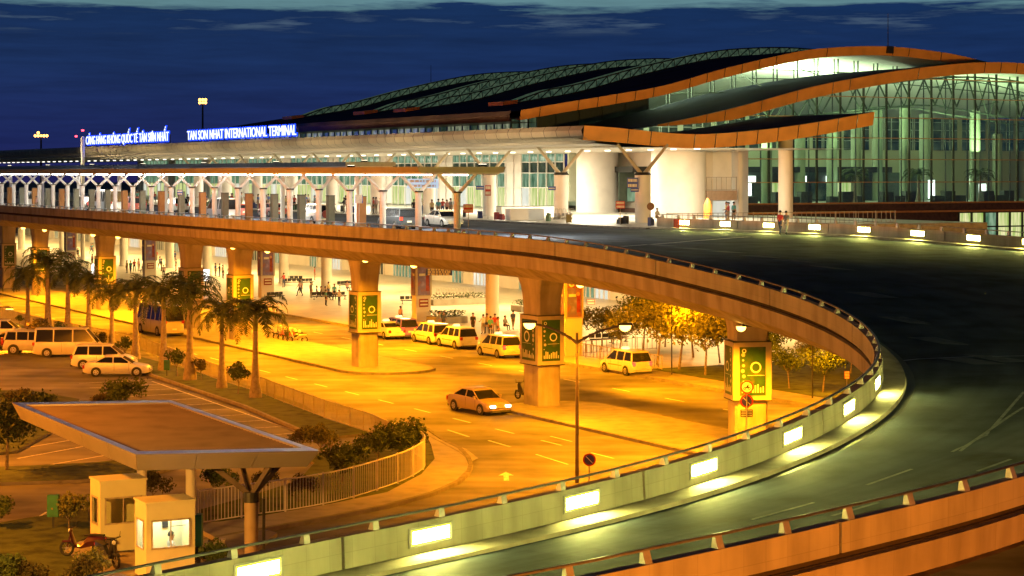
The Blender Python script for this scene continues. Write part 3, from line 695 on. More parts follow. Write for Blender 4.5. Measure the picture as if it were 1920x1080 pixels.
def roof(name, P, u0, u1, th, th0=None, m_top=navy, m_end=orangep, m_sof=soffw, both=True, step=2.3, lip=.35, front=None):
    """curved roof extruded along the building, clad fascia with joints on its end"""
    n = len(P)
    tk = lambda v: th if th0 is None else th*min(1, max(.08, (v-th0[0])/(th0[1]-th0[0])))
    m = MB().use(m_top)
    for a, b in zip(P[:-1], P[1:]): m.face([W(u0+lip, a[0], a[1]), W(u0+lip, b[0], b[1]), W(u1, b[0], b[1]), W(u1, a[0], a[1])])
    m.build(name+'_top' if False else 'roof', None, term, True, smooth=True)
    m = MB().use(m_sof)
    for a, b in zip(P[:-1], P[1:]): m.face([W(u0+lip, a[0], a[1]-tk(a[0])*.85), W(u0+lip, b[0], b[1]-tk(b[0])*.85), W(u1, b[0], b[1]-tk(b[0])*.85), W(u1, a[0], a[1]-tk(a[0])*.85)])
    m.build('ceiling', None, term, True, smooth=True)
    # end fascia in separate panels with gaps
    f = MB(); d = 0; acc = []
    for a, b in zip(P[:-1], P[1:]):
        l = math.hypot(b[0]-a[0], b[1]-a[1]); k = max(1, int(l/.09))
        for i in range(k): acc.append((d+l*i/k, a[0]+(b[0]-a[0])*i/k, a[1]+(b[1]-a[1])*i/k))
        d += l
    acc.append((d, *P[-1])); cur = int(acc[0][0]/step)
    f.use(m_end)
    for a, b in zip(acc[:-1], acc[1:]):
        if tk(b[1]) < .12: continue
        gap = (b[0] % step) < .07
        f.use(dark if gap else m_end); o = .05 if gap else 0
        ta, tb = tk(a[1]), tk(b[1]); up = .06
        f.face([W(u0+o, a[1], a[2]+up), W(u0+o, b[1], b[2]+up), W(u0+o+.25, b[1], b[2]-tb), W(u0+o+.25, a[1], a[2]-ta)])
        f.face([W(u0+o, a[1], a[2]+up), W(u0+o, b[1], b[2]+up), W(u0+lip, b[1], b[2]+up), W(u0+lip, a[1], a[2]+up)])
        f.face([W(u0+o+.25, a[1], a[2]-ta), W(u0+o+.25, b[1], b[2]-tb), W(u0+1.2, b[1], b[2]-tb*.86), W(u0+1.2, a[1], a[2]-ta*.86)])
    f.build('fascia', None, term, True)
roof('high', PA, 60, 150, .95)
roof('mid', PB, 50, 70, 1.15, th0=(50, 60))
roof('low', PC, 33.5, 52, 1.2, m_sof=soffw)
# continuation of the front canopy along the whole building, with tan bullnose fascia
Pf = [p for p in PC if p[0] <= 44.5]
m = MB().use(navy)
for a, b in zip(Pf[:-1], Pf[1:]): m.face([W(51.9, a[0], a[1]), W(51.9, b[0], b[1]), W(330, b[0], b[1]), W(330, a[0], a[1])])
m.build('roof', None, term, True, smooth=True)
nose = [(33.0, 18.16), (32.75, 17.75), (32.9, 17.25), (33.4, 16.95), (34.2, 16.85), (34.25, 16.6), (36.5, 16.45), (36.6, 16.3), (62, 16.3)]
f = MB()
for k in range(129):
    u0 = 33.55+k*2.3; f.use(tanp)
    for i, (a, b) in enumerate(zip(nose[:4], nose[1:5])): f.face([W(u0+.03, a[0], a[1]), W(u0+2.27, a[0], a[1]), W(u0+2.27, b[0], b[1]), W(u0+.03, b[0], b[1])])
f.build('fascia', None, term, True, smooth=True)
m = MB().use(mat('canopy_soffit', (.66, .60, .50), .35, var=.05))
for a, b in zip(nose[4:-1], nose[5:]): m.face([W(33.6, a[0], a[1]), W(330, a[0], a[1]), W(330, b[0], b[1]), W(33.6, b[0], b[1])])
m.build('soffit', None, term, True)
m = MB().use(emit('downlight_glow', (1, .93, .75), 4))
for k in range(70):
    for v in (47.,): m.ubox(37+k*4-.2, 37+k*4+.2, v-.2, v+.2, 16.2, 16.29)
m.build('downlight', None, term, True)['kind'] = 'stuff'
# clerestory above the front canopy
clear = pane('facade_glass', (.80, .93, .84), .12)
mull = mat('mullion_green', (.045, .06, .05), .4, .4, var=.1)
def litglass(name, c1, c2, s, sx_=6., sz=.6):
    """glazing of a lit room: emission with curtain-like vertical variation"""
    if name in _M: return _M[name]
    mm = bpy.data.materials.new(name); mm.use_nodes = True; t = mm.node_tree; t.nodes.clear()
    tcn = t.nodes.new('ShaderNodeTexCoord'); mpp = t.nodes.new('ShaderNodeMapping'); mpp.inputs['Scale'].default_value = (sx_, sx_, sz); nn = t.nodes.new('ShaderNodeTexNoise'); nn.inputs['Scale'].default_value = 1; nn.inputs['Detail'].default_value = 3
    r = ramp_node(t, [(.32, c1), (.5, tuple((a+b)/2 for a, b in zip(c1, c2))), (.66, c2)]); e = t.nodes.new('ShaderNodeEmission'); e.inputs[1].default_value = s
    gl = t.nodes.new('ShaderNodeBsdfGlossy'); gl.inputs['Roughness'].default_value = .1; x = t.nodes.new('ShaderNodeMixShader'); x.inputs[0].default_value = .08; o = t.nodes.new('ShaderNodeOutputMaterial')
    t.links.new(tcn.outputs['Object'], mpp.inputs[0]); t.links.new(mpp.outputs[0], nn.inputs[0]); t.links.new(nn.outputs['Fac'], r.inputs[0]); t.links.new(r.outputs[0], e.inputs[0])
    t.links.new(e.outputs[0], x.inputs[1]); t.links.new(gl.outputs[0], x.inputs[2]); t.links.new(x.outputs[0], o.inputs[0]); _M[name] = mm; return mm
g_warm = litglass('lit_room_yellow', (.35, .55, .10), (1., .95, .5), .95, 3.5, .35)
g_green = litglass('lit_room_green', (.05, .16, .08), (.35, .55, .35), .8, 2., .5)
g_dark = litglass('dim_room', (.01, .025, .015), (.07, .10, .05), .8, 1., .8)
g_white = litglass('lit_room_white', (.75, .80, .62), (1., .98, .85), .95, 1.2, .4)
dimg = litglass('dim_office', (.06, .09, .05), (.42, .45, .28), .7, 1.5, 1.)
m = MB()
for k in range(46):
    u0 = 62+k*1.9; m.use(g_dark if (k*7 % 11) in (0, 3, 5) else dimg)
    m.face([W(u0, 44.0, 17.4), W(u0+1.75, 44.0, 17.4), W(u0+1.75, 44.0, 20.2), W(u0, 44.0, 20.2)])
m.build('clerestory_glass', None, term, True)
m = MB().use(mull)
for k in range(47): u0 = 61.9+k*1.9; m.ubox(u0-.06, u0+.08, 43.85, 43.97, 17.4, 20.3)
m.ubox(61, 150, 43.8, 44.3, 19.75, 20.35); m.build_each('mullion', term)
m = MB().use(mat('brown_cladding', (.16, .10, .07), .4, .2, var=.25, scale=.3)); 
Pe = [(41, 20.36), (40.7, 19.9), (41, 19.3), (44.1, 19.2)]
for a, b in zip(Pe[:-1], Pe[1:]): m.face([W(62, a[0], a[1]), W(150, a[0], a[1]), W(150, b[0], b[1]), W(62, b[0], b[1])])
m.build('eave', None, term, True)
# raised roof lights running over the high roof
latg = litglass('roof_light_glass', (.02, .045, .03), (.09, .14, .085), .7, 2.5, 2.5)
for si, u0 in enumerate((78, 103.5, 116, 141)):
    vs = [50+i*1.5 for i in range(36)]
    m = MB().use(latg); l = MB().use(mull); tp = MB().use(navy)
    hgt = lambda v: .15+.75*min(1, (v-50)/4.0)*min(1, max(.05, (104-v)/6.))
    for a, b in zip(vs[:-1], vs[1:]):
        za, zb = interp(PA, a), interp(PA, b); ha, hb = hgt(a), hgt(b)
        m.face([W(u0, a, za-.02), W(u0, b, zb-.02), W(u0+.25, b, zb+hb), W(u0+.25, a, za+ha)])
        m.face([W(u0+3, a, za-.02), W(u0+3, b, zb-.02), W(u0+2.75, b, zb+hb), W(u0+2.75, a, za+ha)])
        m.face([W(u0+.25, a, za+ha), W(u0+.25, b, zb+hb), W(u0+2.75, b, zb+hb), W(u0+2.75, a, za+ha)])
        l.bar(W(u0-.05, a, za), W(u0+.2, b, zb+hb), .09, .09); l.bar(W(u0-.05, b, zb), W(u0+.2, b, zb+hb), .07, .07)
        l.bar(W(u0+.2, a, za+ha+.03), W(u0+.2, b, zb+hb+.03), .14, .14); l.bar(W(u0-.05, a, za+.05), W(u0-.05, b, zb+.05), .12, .12)
    s_ = m.build('roof_light', None, term, True, weld=True); l.build('lattice', None, s_, True)
    e = MB().use(orangep); z = interp(PA, 50); e.hexa([W(u0-.3, 48.3, z-.5), W(u0+3.3, 48.3, z-.5), W(u0+3.2, 50.2, z-.05), W(u0-.2, 50.2, z-.05)][::-1], [W(u0-.3, 48.3, z+.15), W(u0+3.3, 48.3, z+.15), W(u0+3.2, 50.2, z+.4), W(u0-.2, 50.2, z+.4)][::-1]); e.build('snout', None, s_, True)
# clerestory between the mid roof and the high roof
m = MB().use(clear); l = MB().use(mull)
v = 45.
while v < 104:
    a, b = v, v+2.9; dark_ = v < 61.5
    z0a, z0b, z1a, z1b = interp(PB, a), interp(PB, b), interp(PA, a)-.7, interp(PA, b)-.7
    if z1a > z0a+.1:
        m.use(mull if dark_ else clear).face([W(70.2, a, z0a-.1), W(70.2, b, z0b-.1), W(70.2, b, z1b), W(70.2, a, z1a)])
        l.ubox(70.05, 70.2, a-.06, a+.06, z0a-.1, z1a); l.ubox(70.8, 70.9, a-.06, a+.06, z0a-.1, z1a)
    v += 2.9
m.build('clerestory_glass', None, term, True); l.build_each('mullion', term)
# glass end facade
FU = 54.
m = MB().use(clear); l = MB().use(mull); h_ = MB().use(mat('orange_transom', (.45, .20, .08), .4, .3, var=.1))
step = 3.1; v0 = v_of(1531, FU)-4*step
vv = [v0+i*step for i in range(19)]
for i, v in enumerate(vv):
    zt = interp(PB, v)-1.0
    if v > 61: l.ubox(FU-.12, FU+.06, v-.1, v+.1, 10.8, zt); l.ubox(FU+.5, FU+.6, v-.65, v-.55, 10.8, zt)
    if v > 61 and i+1 < len(vv):
        w = vv[i+1]; m.face([W(FU, v, 10.8), W(FU, w, 10.8), W(FU, w, interp(PB, w)-1.0), W(FU, v, zt)])
m.build('glass_facade', None, term, True); l.build_each('mullion', term)
for z in (10.8, 13.05, 15.5, 17.8, 20.0, 22.2, 24.3):
    vs = [v for v in [62.8+.5*i for i in range(120)] if interp(PB, v)-1.0 > z and v < vv[-1]]
    if vs: h_.tube(W(FU-.16, vs[0], z), W(FU-.16, vs[-1], z), .055 if z > 11 else .1, n=6)
h_.build('transom', None, term, True)
# truss behind the facade
tm = MB().use(mat('truss_green', (.06, .085, .055), .5, .3, var=.1))
low = spl([(61, 17.2), (70, 19.8), (80, 20.6), (90, 21.6), (98, 20.8), (110, 19.5), (120, 18)])
for i, (v, w) in enumerate(zip(vv[:-1], vv[1:])):
    if v < 61: continue
    a, b, c = v, (v+w)/2, w; zt = lambda x: interp(PB, x)-1.35; zl = lambda x: interp(low, x)
    for uu, r_ in ((55.2, .10), (60.5, .07)):
        if zt(b)-zl(b) > .8 and uu < 60 or i % 2: tm.tube(W(uu, a, zt(a)), W(uu, b, zl(b)), r_, n=5); tm.tube(W(uu, b, zl(b)), W(uu, c, zt(c)), r_, n=5)
        tm.tube(W(uu, a, zt(a)), W(uu, c, zt(c)), r_, n=5); tm.tube(W(uu+1.5, a, zl(a)), W(uu+1.5, c, zl(c)), r_, n=5)
    if i % 3 == 0: tm.tube(W(55, v, zt(v)), W(78, v+9, interp(PA, v+9)-1.5), .07, n=5); tm.tube(W(55, v+6, zt(v+6)), W(80, v-6, interp(PA, max(60, v-6))-1.5), .07, n=5)
tm.build('roof_truss', None, term, True)
# hall behind the facade
hallw = mat('hall_wall', (.46, .50, .38), .6, var=.06, scale=.3)
m = MB().use(hallw); m.ubox(80, 80.4, 58, 155, 10.8, 21.0); m.build('hall_wall', None, term, True)
m = MB().use(mat('hall_floor', (.30, .33, .28), .3, var=.1)); m.ubox(54.1, 150, 62.4, 155, 10.2, 10.78); m.build('hall_floor', None, term, True)
m = MB().use(g_dark); l = MB().use(mat('window_bar', (.4, .45, .4), .5, var=.05))
for i in range(19):
    a = 64+i*4.7; m.face([W(79.93, a, 16.9), W(79.93, a+3.9, 16.9), W(79.93, a+3.9, 20.9), W(79.93, a, 20.9)])
    for q in (1.3, 1.55, 2.6): l.ubox(79.8, 79.9, a+q, a+q+.08, 16.9, 20.9)
    for z in (18., 19.4, 20.4): l.ubox(79.8, 79.9, a, a+3.9, z, z+.06)
m.build('window', None, term, True); l.build_each('window_bar', term)
m = MB().use(mat('balcony_dark', (.02, .022, .02), .5, var=.1)); m.ubox(69.5, 74, 60, 96, 14.1, 14.75); m.use(mat('kiosk_grey', (.06, .085, .065), .5, var=.15)); m.ubox(72.3, 72.5, 60, 103, 10.8, 14.1); m.build('balcony', None, term, True)
m = MB().use(g_green)
for i in range(9):
    a = 61+i*3.6; m.use([g_green, g_warm, g_green, g_warm, g_dark, g_warm, g_green, g_dark, g_warm][i]); m.face([W(72.2, a, 10.9), W(72.2, a+2.6, 10.9), W(72.2, a+2.6, 12.9), W(72.2, a, 12.9)])
m.build('shop_front', None, term, True)
m = MB().use(mat('desk_dark', (.05, .06, .05), .5))
for i in range(22): a = 63+i*2.4; m.ubox(57+(i % 3), 57.8+(i % 3), a, a+1.5, 10.78, 11.5+.5*(i % 2))
m.build('desk', None, term, True)['kind'] = 'stuff'
m = MB().use(emit('white_sign', (.95, 1, .95), 3)); m.ubox(58.9, 59, v_of(1400, 59), v_of(1408, 59), 11.6, 13.0); m.ubox(58.9, 59, v_of(1835, 59), v_of(1848, 59), 11.4, 12.8); m.ubox(68.9, 69, v_of(1740, 69), v_of(1752, 69), 11, 13.2)
for a in (62.5, 64.6, 74.5, 77., 84.2, 88.2): m.ubox(71.9, 72.05, a, a+1.1, 13.0, 13.7)
m.build('lit_sign', None, term, True)
m = MB().use(mat('hall_column', (.25, .30, .22), .4, var=.04))
for px, u in ((1697, 62.), (1645, 70.), (1828, 62.), (1733, 72.), (1870, 72.), (1560, 66), (1605, 72), (1437, 60.), (1500, 70)):
    v = v_of(px, u); m.tube(W(u, v, 10.78), W(u, v, interp(PB, v)-4.5 if v > 70 else 18.5), .62, n=18)
m.build('hall_column', None, term, True, smooth=True)
# dark plinth and lower storey under the facade
m = MB().use(mat('plinth_brown', (.06, .03, .022), .4, var=.3)); m.ubox(54.05, 80, 61, 125, 8.0, 10.15); m.ubox(53.7, 54.0, 61, vv[-1], 10.0, 10.7); m.build('plinth', None, term, True)
m = MB().use(mat('orange_transom', (.45, .2, .08), .4)); m.ubox(53.2, 53.6, 61, vv[-1], 9.75, 9.95); m.build('ledge', None, term, True)
m = MB(); va = v_of(1797, 54)
for i in range(8):
    m.use(g_warm if i != 2 else g_green); a = va+i*1.85; m.face([W(54, a, 0.2), W(54, a+1.7, 0.2), W(54, a+1.7, 9.6), W(54, a, 9.6)])
m.build('lower_glass', None, term, True)
m = MB().use(dark)
for i in range(9): m.ubox(53.8, 53.95, va+i*1.85-.12, va+i*1.85+.04, 0, 9.7)
m.ubox(53.75, 53.95, va, va+15, 8.0, 8.15); m.build_each('mullion', term)
m = MB().use(mat('plinth_brown', (.06, .03, .022))); m.ubox(54.1, 60, 61, va-.1, 0, 9.7); m.ubox(60, 150, 66.1, 125, 0, 10.1); m.build('lower_wall', None, term, True)
# entrance front on the departures level: white drums, walls and glazing
m = MB().use(whitep)
for px, v, r_ in ((1120, 59, 2.35), (1272, 55, 2.75)):
    m = MB().use(whitep); u = u_of(px, v); m.tube(W(u, v, 9.66), W(u, v, 16.3), r_, n=40); m.build('entrance_drum', None, term, True, smooth=True)
m = MB().use(beige); ua = u_of(1080, 62)
m.ubox(54.5, ua, 62, 62.5, 9.66, 16.3); m.ubox(33.6+18, 54.5, 62.0, 62.6, 9.66, 16.5); m.ubox(51.2, 52., 61.4, 62.6, 0, 16.6)
ub = u_of(1322, 58); m.ubox(ub-.5, ub+.5, 57.5, 58.6, 9.66, 16.3); m.build('entrance_wall', None, term, True)
m = MB().use(g_white); m.ubox(51.9, 52.0, 58.7, 61.3, 9.7, 11.2); m.build('window', None, term, True)
m = MB(); l = MB().use(whitep); u = ua; k = 0
while u < 250:
    w = 2.1
    for z0, z1, mt in ((9.8, 12.3, g_warm if k % 4 else g_white), (12.3, 14.0, g_green), (14.08, 15.3, g_dark), (15.4, 16.3, g_green)):
        if (k % 9) in (5, 6): mt = whitep
        m.use(mt); m.face([W(u, 60.5, z0), W(u+w, 60.5, z0), W(u+w, 60.5, z1), W(u, 60.5, z1)])
    l.ubox(u-.05, u+.05, 60.3, 60.45, 9.66, 16.3)
    u += w; k += 1
l.ubox(ua, 250, 60.2, 60.45, 14.0, 14.08); l.ubox(ua, 250, 60.2, 60.45, 15.3, 15.4); l.ubox(ua, 250, 60.2, 60.45, 12.25, 12.33)
m.build('entrance_glazing', None, term, True); l.build_each('mullion', term)
# arrivals front under the deck
m = MB(); l = MB().use(whitep); u = 14.; k = 0
m.use(whitep); 
pat = [0, 0, 0, 1, 2, 2, 0, 3, 3, 2, 0, 0, 1, 1, 0, 2]
while u < 330:
    mt = [beige, g_white, g_green, g_dark][pat[k % 16]]; m.use(mt); m.face([W(u, 58, .15), W(u+3, 58, .15), W(u+3, 58, 8.6), W(u, 58, 8.6)])
    if pat[k % 16]: 
        for q in (0, 1, 2): l.ubox(u+q-.05, u+q+.05, 57.8, 57.95, .15, 8.6)
        l.ubox(u, u+3, 57.8, 57.95, 2.6, 2.72)
    u += 3; k += 1
m.use(beige); m.ubox(13.6, 14, 46, 60, .15, 8.6)
m.build('arrivals_front', None, term, True); l.build_each('mullion', term)
m = MB().use(mat('deck_soffit', (.62, .58, .50), .7, var=.06)); m.ubox(19.5, 340, 30.5, 66, 8.3, 8.58); m.build('soffit', None, via, True)
# columns of the front canopy: round pillars with two struts each
for i, (px, v) in enumerate([(1205, 38.7), (1052, 38.7), (918, 38.7), (804, 38.7), (706, 38.7), (622, 38.7), (548, 38.7), (482, 38.7), (425, 38.7), (372, 38.7)]):
    u = u_of(px, v); r = thing('forecourt_column', 'thick white pillar with a slanting strut pair holding the front canopy, %s from the right' % ordn(i), 'column', tuple(W(u, v, 9.66)), 0, 'strutted pillars of the front canopy')
    m = MB().use(whitep); m.tube(W(u, v, 9.66), W(u, v, 13.85), .68, n=18); m.build('pillar', None, r, True, smooth=True)
    m = MB().use(dark); m.tube(W(u, v, 13.85), W(u, v, 14.1), .8, .6, n=14); m.build('cap', None, r, True)
    for s in (-1, 1):
        m = MB().use(tanp); m.tube(W(u, v+s*.2, 14.0), W(u, v+s*2.6, 16.55), .19, .13, n=8); m.build('strut', None, r, True)
v = v_of(1473, 44.); m = MB().use(beige); m.tube(W(44, v, 0), W(44, v, 17.6), .72, n=24)
one('end_column', m, None, 'tall round beige column under the tip of the front canopy', 'column', tuple(W(44, v, 0)), smooth=True)
# roof masts
for px, u, v, z1, lab in ((1665, 60.3, v_of(1665, 60.3), None, 'thin mast on the crest of the highest orange roof edge'), (808, 120, 75, None, 'thin mast rising behind the far roof lights')):
    if px == 808: u = u_of(808, 75)
    p = W(u, v); y = 25 if px == 1665 else 122; z1 = H+(HY-y)*p.y/FPX; z0 = interp(PA, v)
    m = MB().use(dark); m.tube(W(u, v, z0), W(u, v, z1), .06, .03, 6)
    if px == 1665: m.ubox(u-.5, u-.05, v-.4, v+.4, z0-.7, z0+.1)
    one('roof_mast', m, None, lab, 'mast', tuple(W(u, v, z0)))
# rooftop lettering
wl = emit('letter_white', (.86, .93, 1), 1.5); bl = emit('letter_glow_blue', (.01, .05, 1), 2.6)
def sign(txt, pxa, pxb, v, base, hgt, label):
    ua, ub = u_of(pxa, v), u_of(pxb, v); mid = (ua+ub)/2; ln = abs(ua-ub)
    r = thing('roof_sign', label, 'sign', tuple(W(mid, v, base)))
    def ext(t_, off=0.): xs = [q.co.x for q in text_mesh(t_, 1., wl, .04, 0, 'LEFT').vertices]; return min(xs), max(xs)
    X0, X1 = ext(txt); words = txt.split(' '); caps = .72
    for nm, mt, off, dd in (('word', wl, .0, 0), ('halo', bl, .09, .12)):  # second pass: emissive blue outline stands in for the bloom round the letters
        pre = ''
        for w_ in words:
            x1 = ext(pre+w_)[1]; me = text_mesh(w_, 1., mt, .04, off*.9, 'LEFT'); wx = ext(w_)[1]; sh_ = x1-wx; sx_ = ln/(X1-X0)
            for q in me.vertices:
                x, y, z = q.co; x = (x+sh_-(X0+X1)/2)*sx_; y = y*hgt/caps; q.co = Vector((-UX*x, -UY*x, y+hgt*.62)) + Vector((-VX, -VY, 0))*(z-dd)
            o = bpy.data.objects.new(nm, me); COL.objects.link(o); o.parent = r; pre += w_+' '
    m = MB().use(dark)
    for k in range(15):
        u = ua+(ub-ua)*k/14; m.ubox(u-.04, u+.04, v+.2, v+.3, base-.9, base+hgt)
    m.ubox(min(ua, ub), max(ua, ub), v+.2, v+.3, base-.15, base-.05); m.build('support', None, r, True)
    for k in range(4): lamp('POINT', r, (W(ua+(ub-ua)*(k+.5)/4, v-1.0, base+.5)-W(mid, v, base)), 500, (.02, .08, 1), .3, 'blue_glow')  # added point lights tint the roof blue around the letters
    return r
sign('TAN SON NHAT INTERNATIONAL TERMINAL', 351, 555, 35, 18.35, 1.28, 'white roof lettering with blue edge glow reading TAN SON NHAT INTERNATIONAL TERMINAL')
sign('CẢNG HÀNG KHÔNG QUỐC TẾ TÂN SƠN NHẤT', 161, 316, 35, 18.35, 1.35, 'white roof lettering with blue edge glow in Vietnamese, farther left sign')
# high masts beyond
for px, y, Yd, lab in ((380, 190, 420., 'tall mast with burning orange floodlights above the roof lettering'), (77, 252, 420., 'tall mast with burning orange floodlights at the far left')):
    X = (px-960)*Yd/FPX; z = H+(HY-y)*Yd/FPX; r = thing('floodlight_mast', lab, 'light mast', (X, Yd, 0))
    m = MB().use(dark); m.tube((0, 0, 0), (0, 0, z), .35, .18, 8); m.build('pole', None, r)
    m = MB().use(emit('mast_glow', (1, .42, .07), 7)); 
    for k in range(5 if px == 77 else 3): a = (k-(2 if px == 77 else 1))*.62; m.revolve((a, 0, z-.3), [(.05, -.3), (.26, -.18), (.3, .0), (.26, .18), (.05, .3)], 10)
    for k in range(3 if px == 380 else 1): m.revolve(((k-1)*.62, 0, z+.35), [(.05, -.3), (.26, -.18), (.3, .0), (.26, .18), (.05, .3)], 10)
    m.build('floodlight', None, r)
p = at(153, 262, 19.0); X = (155-960)*300/FPX
r = thing('beacon_mast', 'short white mast with red warning lights left of the roof lettering', 'light mast', (X, 300, 0)); m = MB().use(whitep); m.tube((0, 0, 0), (0, 0, H+(HY-256)*300/FPX), .35, .3, 8); m.build('pole', None, r)
m = MB().use(emit('beacon_red', (1, .05, .08), 8)); m.tube((0, 0, H+(HY-246)*300/FPX), (0, 0, H+(HY-243)*300/FPX), .2, .2, 8); m.tube((-1., 0, H+(HY-257)*300/FPX), (-1., 0, H+(HY-254)*300/FPX), .18, .18, 8); m.build('beacon', None, r)
# ================================================================ vegetation
def leafmat(name, a, b): return mat(name, a, .7, var=.5, scale=2.5, dark=b, spec=.2)
leaf_g = leafmat('leaf_green', (.07, .10, .03), (.03, .05, .015)); leaf_y = leafmat('leaf_light', (.17, .17, .05), (.07, .09, .025)); leaf_r = leafmat('leaf_reddish', (.07, .06, .025), (.03, .035, .012))
palm_g = leafmat('palm_leaf', (.075, .10, .035), (.03, .05, .018)); bark = mat('bark', (.20, .16, .12), .9, var=.3, scale=6, bump=.3); palmbark = mat('palm_bark', (.28, .23, .18), .8, var=.2, scale=5, bump=.2)
def cloud(m, lobes, n, s, rnd):
    """leaf cards spread through ellipsoid lobes, denser to the outside"""
    tot = sum(l[3]**3 for l in lobes)
    for cx, cy, cz, r in lobes:
        for _ in range(int(n*r**3/tot)):
            d = Vector((rnd.gauss(0, 1), rnd.gauss(0, 1), rnd.gauss(0, 1))).normalized()*r*(rnd.random()**.45)*(.85+.3*rnd.random())
            c = Vector((cx, cy, cz))+Vector((d.x, d.y, d.z*.85)); a = Vector((rnd.gauss(0, 1), rnd.gauss(0, 1), rnd.gauss(0, 1))).normalized(); b = a.cross(Vector((rnd.gauss(0, 1), rnd.gauss(0, 1), rnd.gauss(0, 1)))).normalized()
            w = s*(.6+.8*rnd.random()); m.face([c-a*w*.5, c-b*w*.28, c+a*w*.6, c+b*w*.28])
def tree_proto(h, crown, n, s, seed, leaf, trunk_r=.08, kind='tree', clear=.35):
    """returns (trunk mesh, crown mesh) of unit placement"""
    rnd = random.Random(seed); t = MB().use(bark); top = Vector((rnd.uniform(-.15, .15)*h*.3, rnd.uniform(-.15, .15)*h*.3, h*clear)); lobes = []
    t.tube((0, 0, -.05), top*.55, trunk_r, trunk_r*.8, 7); t.tube(top*.55, top, trunk_r*.8, trunk_r*.65, 7)
    k = 5 if kind == 'tree' else 3
    for i in range(k):
        a = 2*math.pi*i/k+rnd.random(); e = top+Vector((math.cos(a)*crown*.5, math.sin(a)*crown*.5, (h-top.z)*(.35+.4*rnd.random())))
        t.tube(top, top.lerp(e, .5)+Vector((0, 0, .1)), trunk_r*.5, trunk_r*.35, 5); t.tube(top.lerp(e, .5)+Vector((0, 0, .1)), e, trunk_r*.35, trunk_r*.12, 5)
        lobes.append((e.x, e.y, e.z, crown*.34*(.8+.5*rnd.random())))
    lobes.append((top.x*.6, top.y*.6, h-crown*.35, crown*.4)); lobes.append((0, 0, h*.6, crown*.42))
    c = MB().use(leaf); cloud(c, lobes, n, s, rnd)
    return t.mesh('trunk', smooth=True), c.mesh('crown')
def plant(proto, loc, label, cat, name='tree', group=None, scale=1., rz=None):
    r = thing(name, label, cat, tuple(loc), random.random()*6 if rz is None else rz, group, scale)
    for nm, me in zip(('trunk', 'crown'), proto):
        o = bpy.data.objects.new(nm, me); COL.objects.link(o); o.parent = r
    return r
def palm_proto(seed, h=5.2, fr=20, L_=3.0):
    rnd = random.Random(seed); t = MB().use(palmbark)
    t.revolve((0, 0, -.05), [(.42, 0), (.40, .3), (.30, .8), (.22, 1.6), (.17, h*.6), (.14, h*.78)], 12)
    t.use(mat('crownshaft', (.16, .18, .07), .6, var=.2)); t.revolve((0, 0, -.05), [(.145, h*.78), (.17, h*.84), (.12, h*.95), (.06, h*1.02)], 10)
    c = MB().use(palm_g)
    for i in range(fr):
        a = 2*math.pi*i/fr*1.0+rnd.uniform(-.25, .25); el = (1.25, .75, .4, 1.0, .2)[i % 5]+rnd.uniform(-.12, .12); ln = L_*rnd.uniform(.85, 1.12)
        dirh = Vector((math.cos(a), math.sin(a), 0)); side = Vector((-math.sin(a), math.cos(a), 0)); p = Vector((0, 0, h*.95)); pts = [p.copy()]; ang = el; K = 12
        for k in range(K):
            p = p+(dirh*math.cos(ang)+Vector((0, 0, 1))*math.sin(ang))*ln/K; pts.append(p.copy()); ang -= (.12+.018*k)*(1.1 if el > .6 else .9)
        c.path_tube(pts, .022, 4)
        for k in range(1, K):
            q0 = pts[k]; tg = (pts[k+1]-pts[k]).normalized(); wl_ = .72*math.sin(math.pi*min(.97, (k+.8)/K))**.6
            for sub in (0, .5):
                q = q0+tg*sub*ln/K
                for s in (-1, 1):
                    d = (side*s*rnd.uniform(.75, 1.)+tg*.55+Vector((0, 0, -rnd.uniform(.0, .55)))).normalized(); e = q+d*wl_*rnd.uniform(.8, 1.15); n_ = tg*.032
                    mid = q.lerp(e, .5)+Vector((0, 0, .03)); c.face([q-n_, mid-n_*1.3, e, mid+n_*1.3, q+n_])
    return t.mesh('trunk', smooth=True), c.mesh('crown')
palms = [palm_proto(s) for s in (11, 12, 13, 14)]
PL = [(52, 620, 527), (90, 628, 502), (127, 626, 518), (166, 634, 535), (210, 658, 562), (254, 673, 552), (307, 694, 556), (356, 712, 552), (416, 727, 596), (479, 745, 594)]
for i, (x, y, yc) in enumerate(PL):
    b = at(x, y, .14); hh = (y-yc+15)*b.y/FPX; s = hh/5.35
    plant(palms[i % 4], b, 'royal palm with swollen grey trunk, %s from the left in the roadside row' % ordn(i), 'palm tree', 'palm_tree', 'royal palms along the fence', (max(.92, s*.96), max(.92, s*.96), s), rz=i*1.3)
sh = [tree_proto(2.1, 1.15, 520, .2, s, leaf_g if s % 2 else leaf_r, .05, 'shrub', .3) for s in (21, 22, 23)]
SH = [(37, 612, 590), (70, 650, 597), (110, 640, 602), (150, 648, 612), (192, 660, 622), (236, 672, 630), (333, 705, 655), (378, 713, 672), (446, 738, 678)]
for i, (x, y, yt) in enumerate(SH):
    b = at(x, y, .14); hh = (y-yt)*b.y/FPX
    plant(sh[i % 3], b, 'small clipped tree between the palms, %s from the left' % ordn(i), 'small tree', 'small_tree', 'small trees between the palms', hh/2.05)
bg_ = [tree_proto(2.6, 2.2, 1500, .22, s, lf, .07, 'shrub', .2) for s, lf in ((31, leaf_g), (32, leaf_r), (33, leaf_y))]
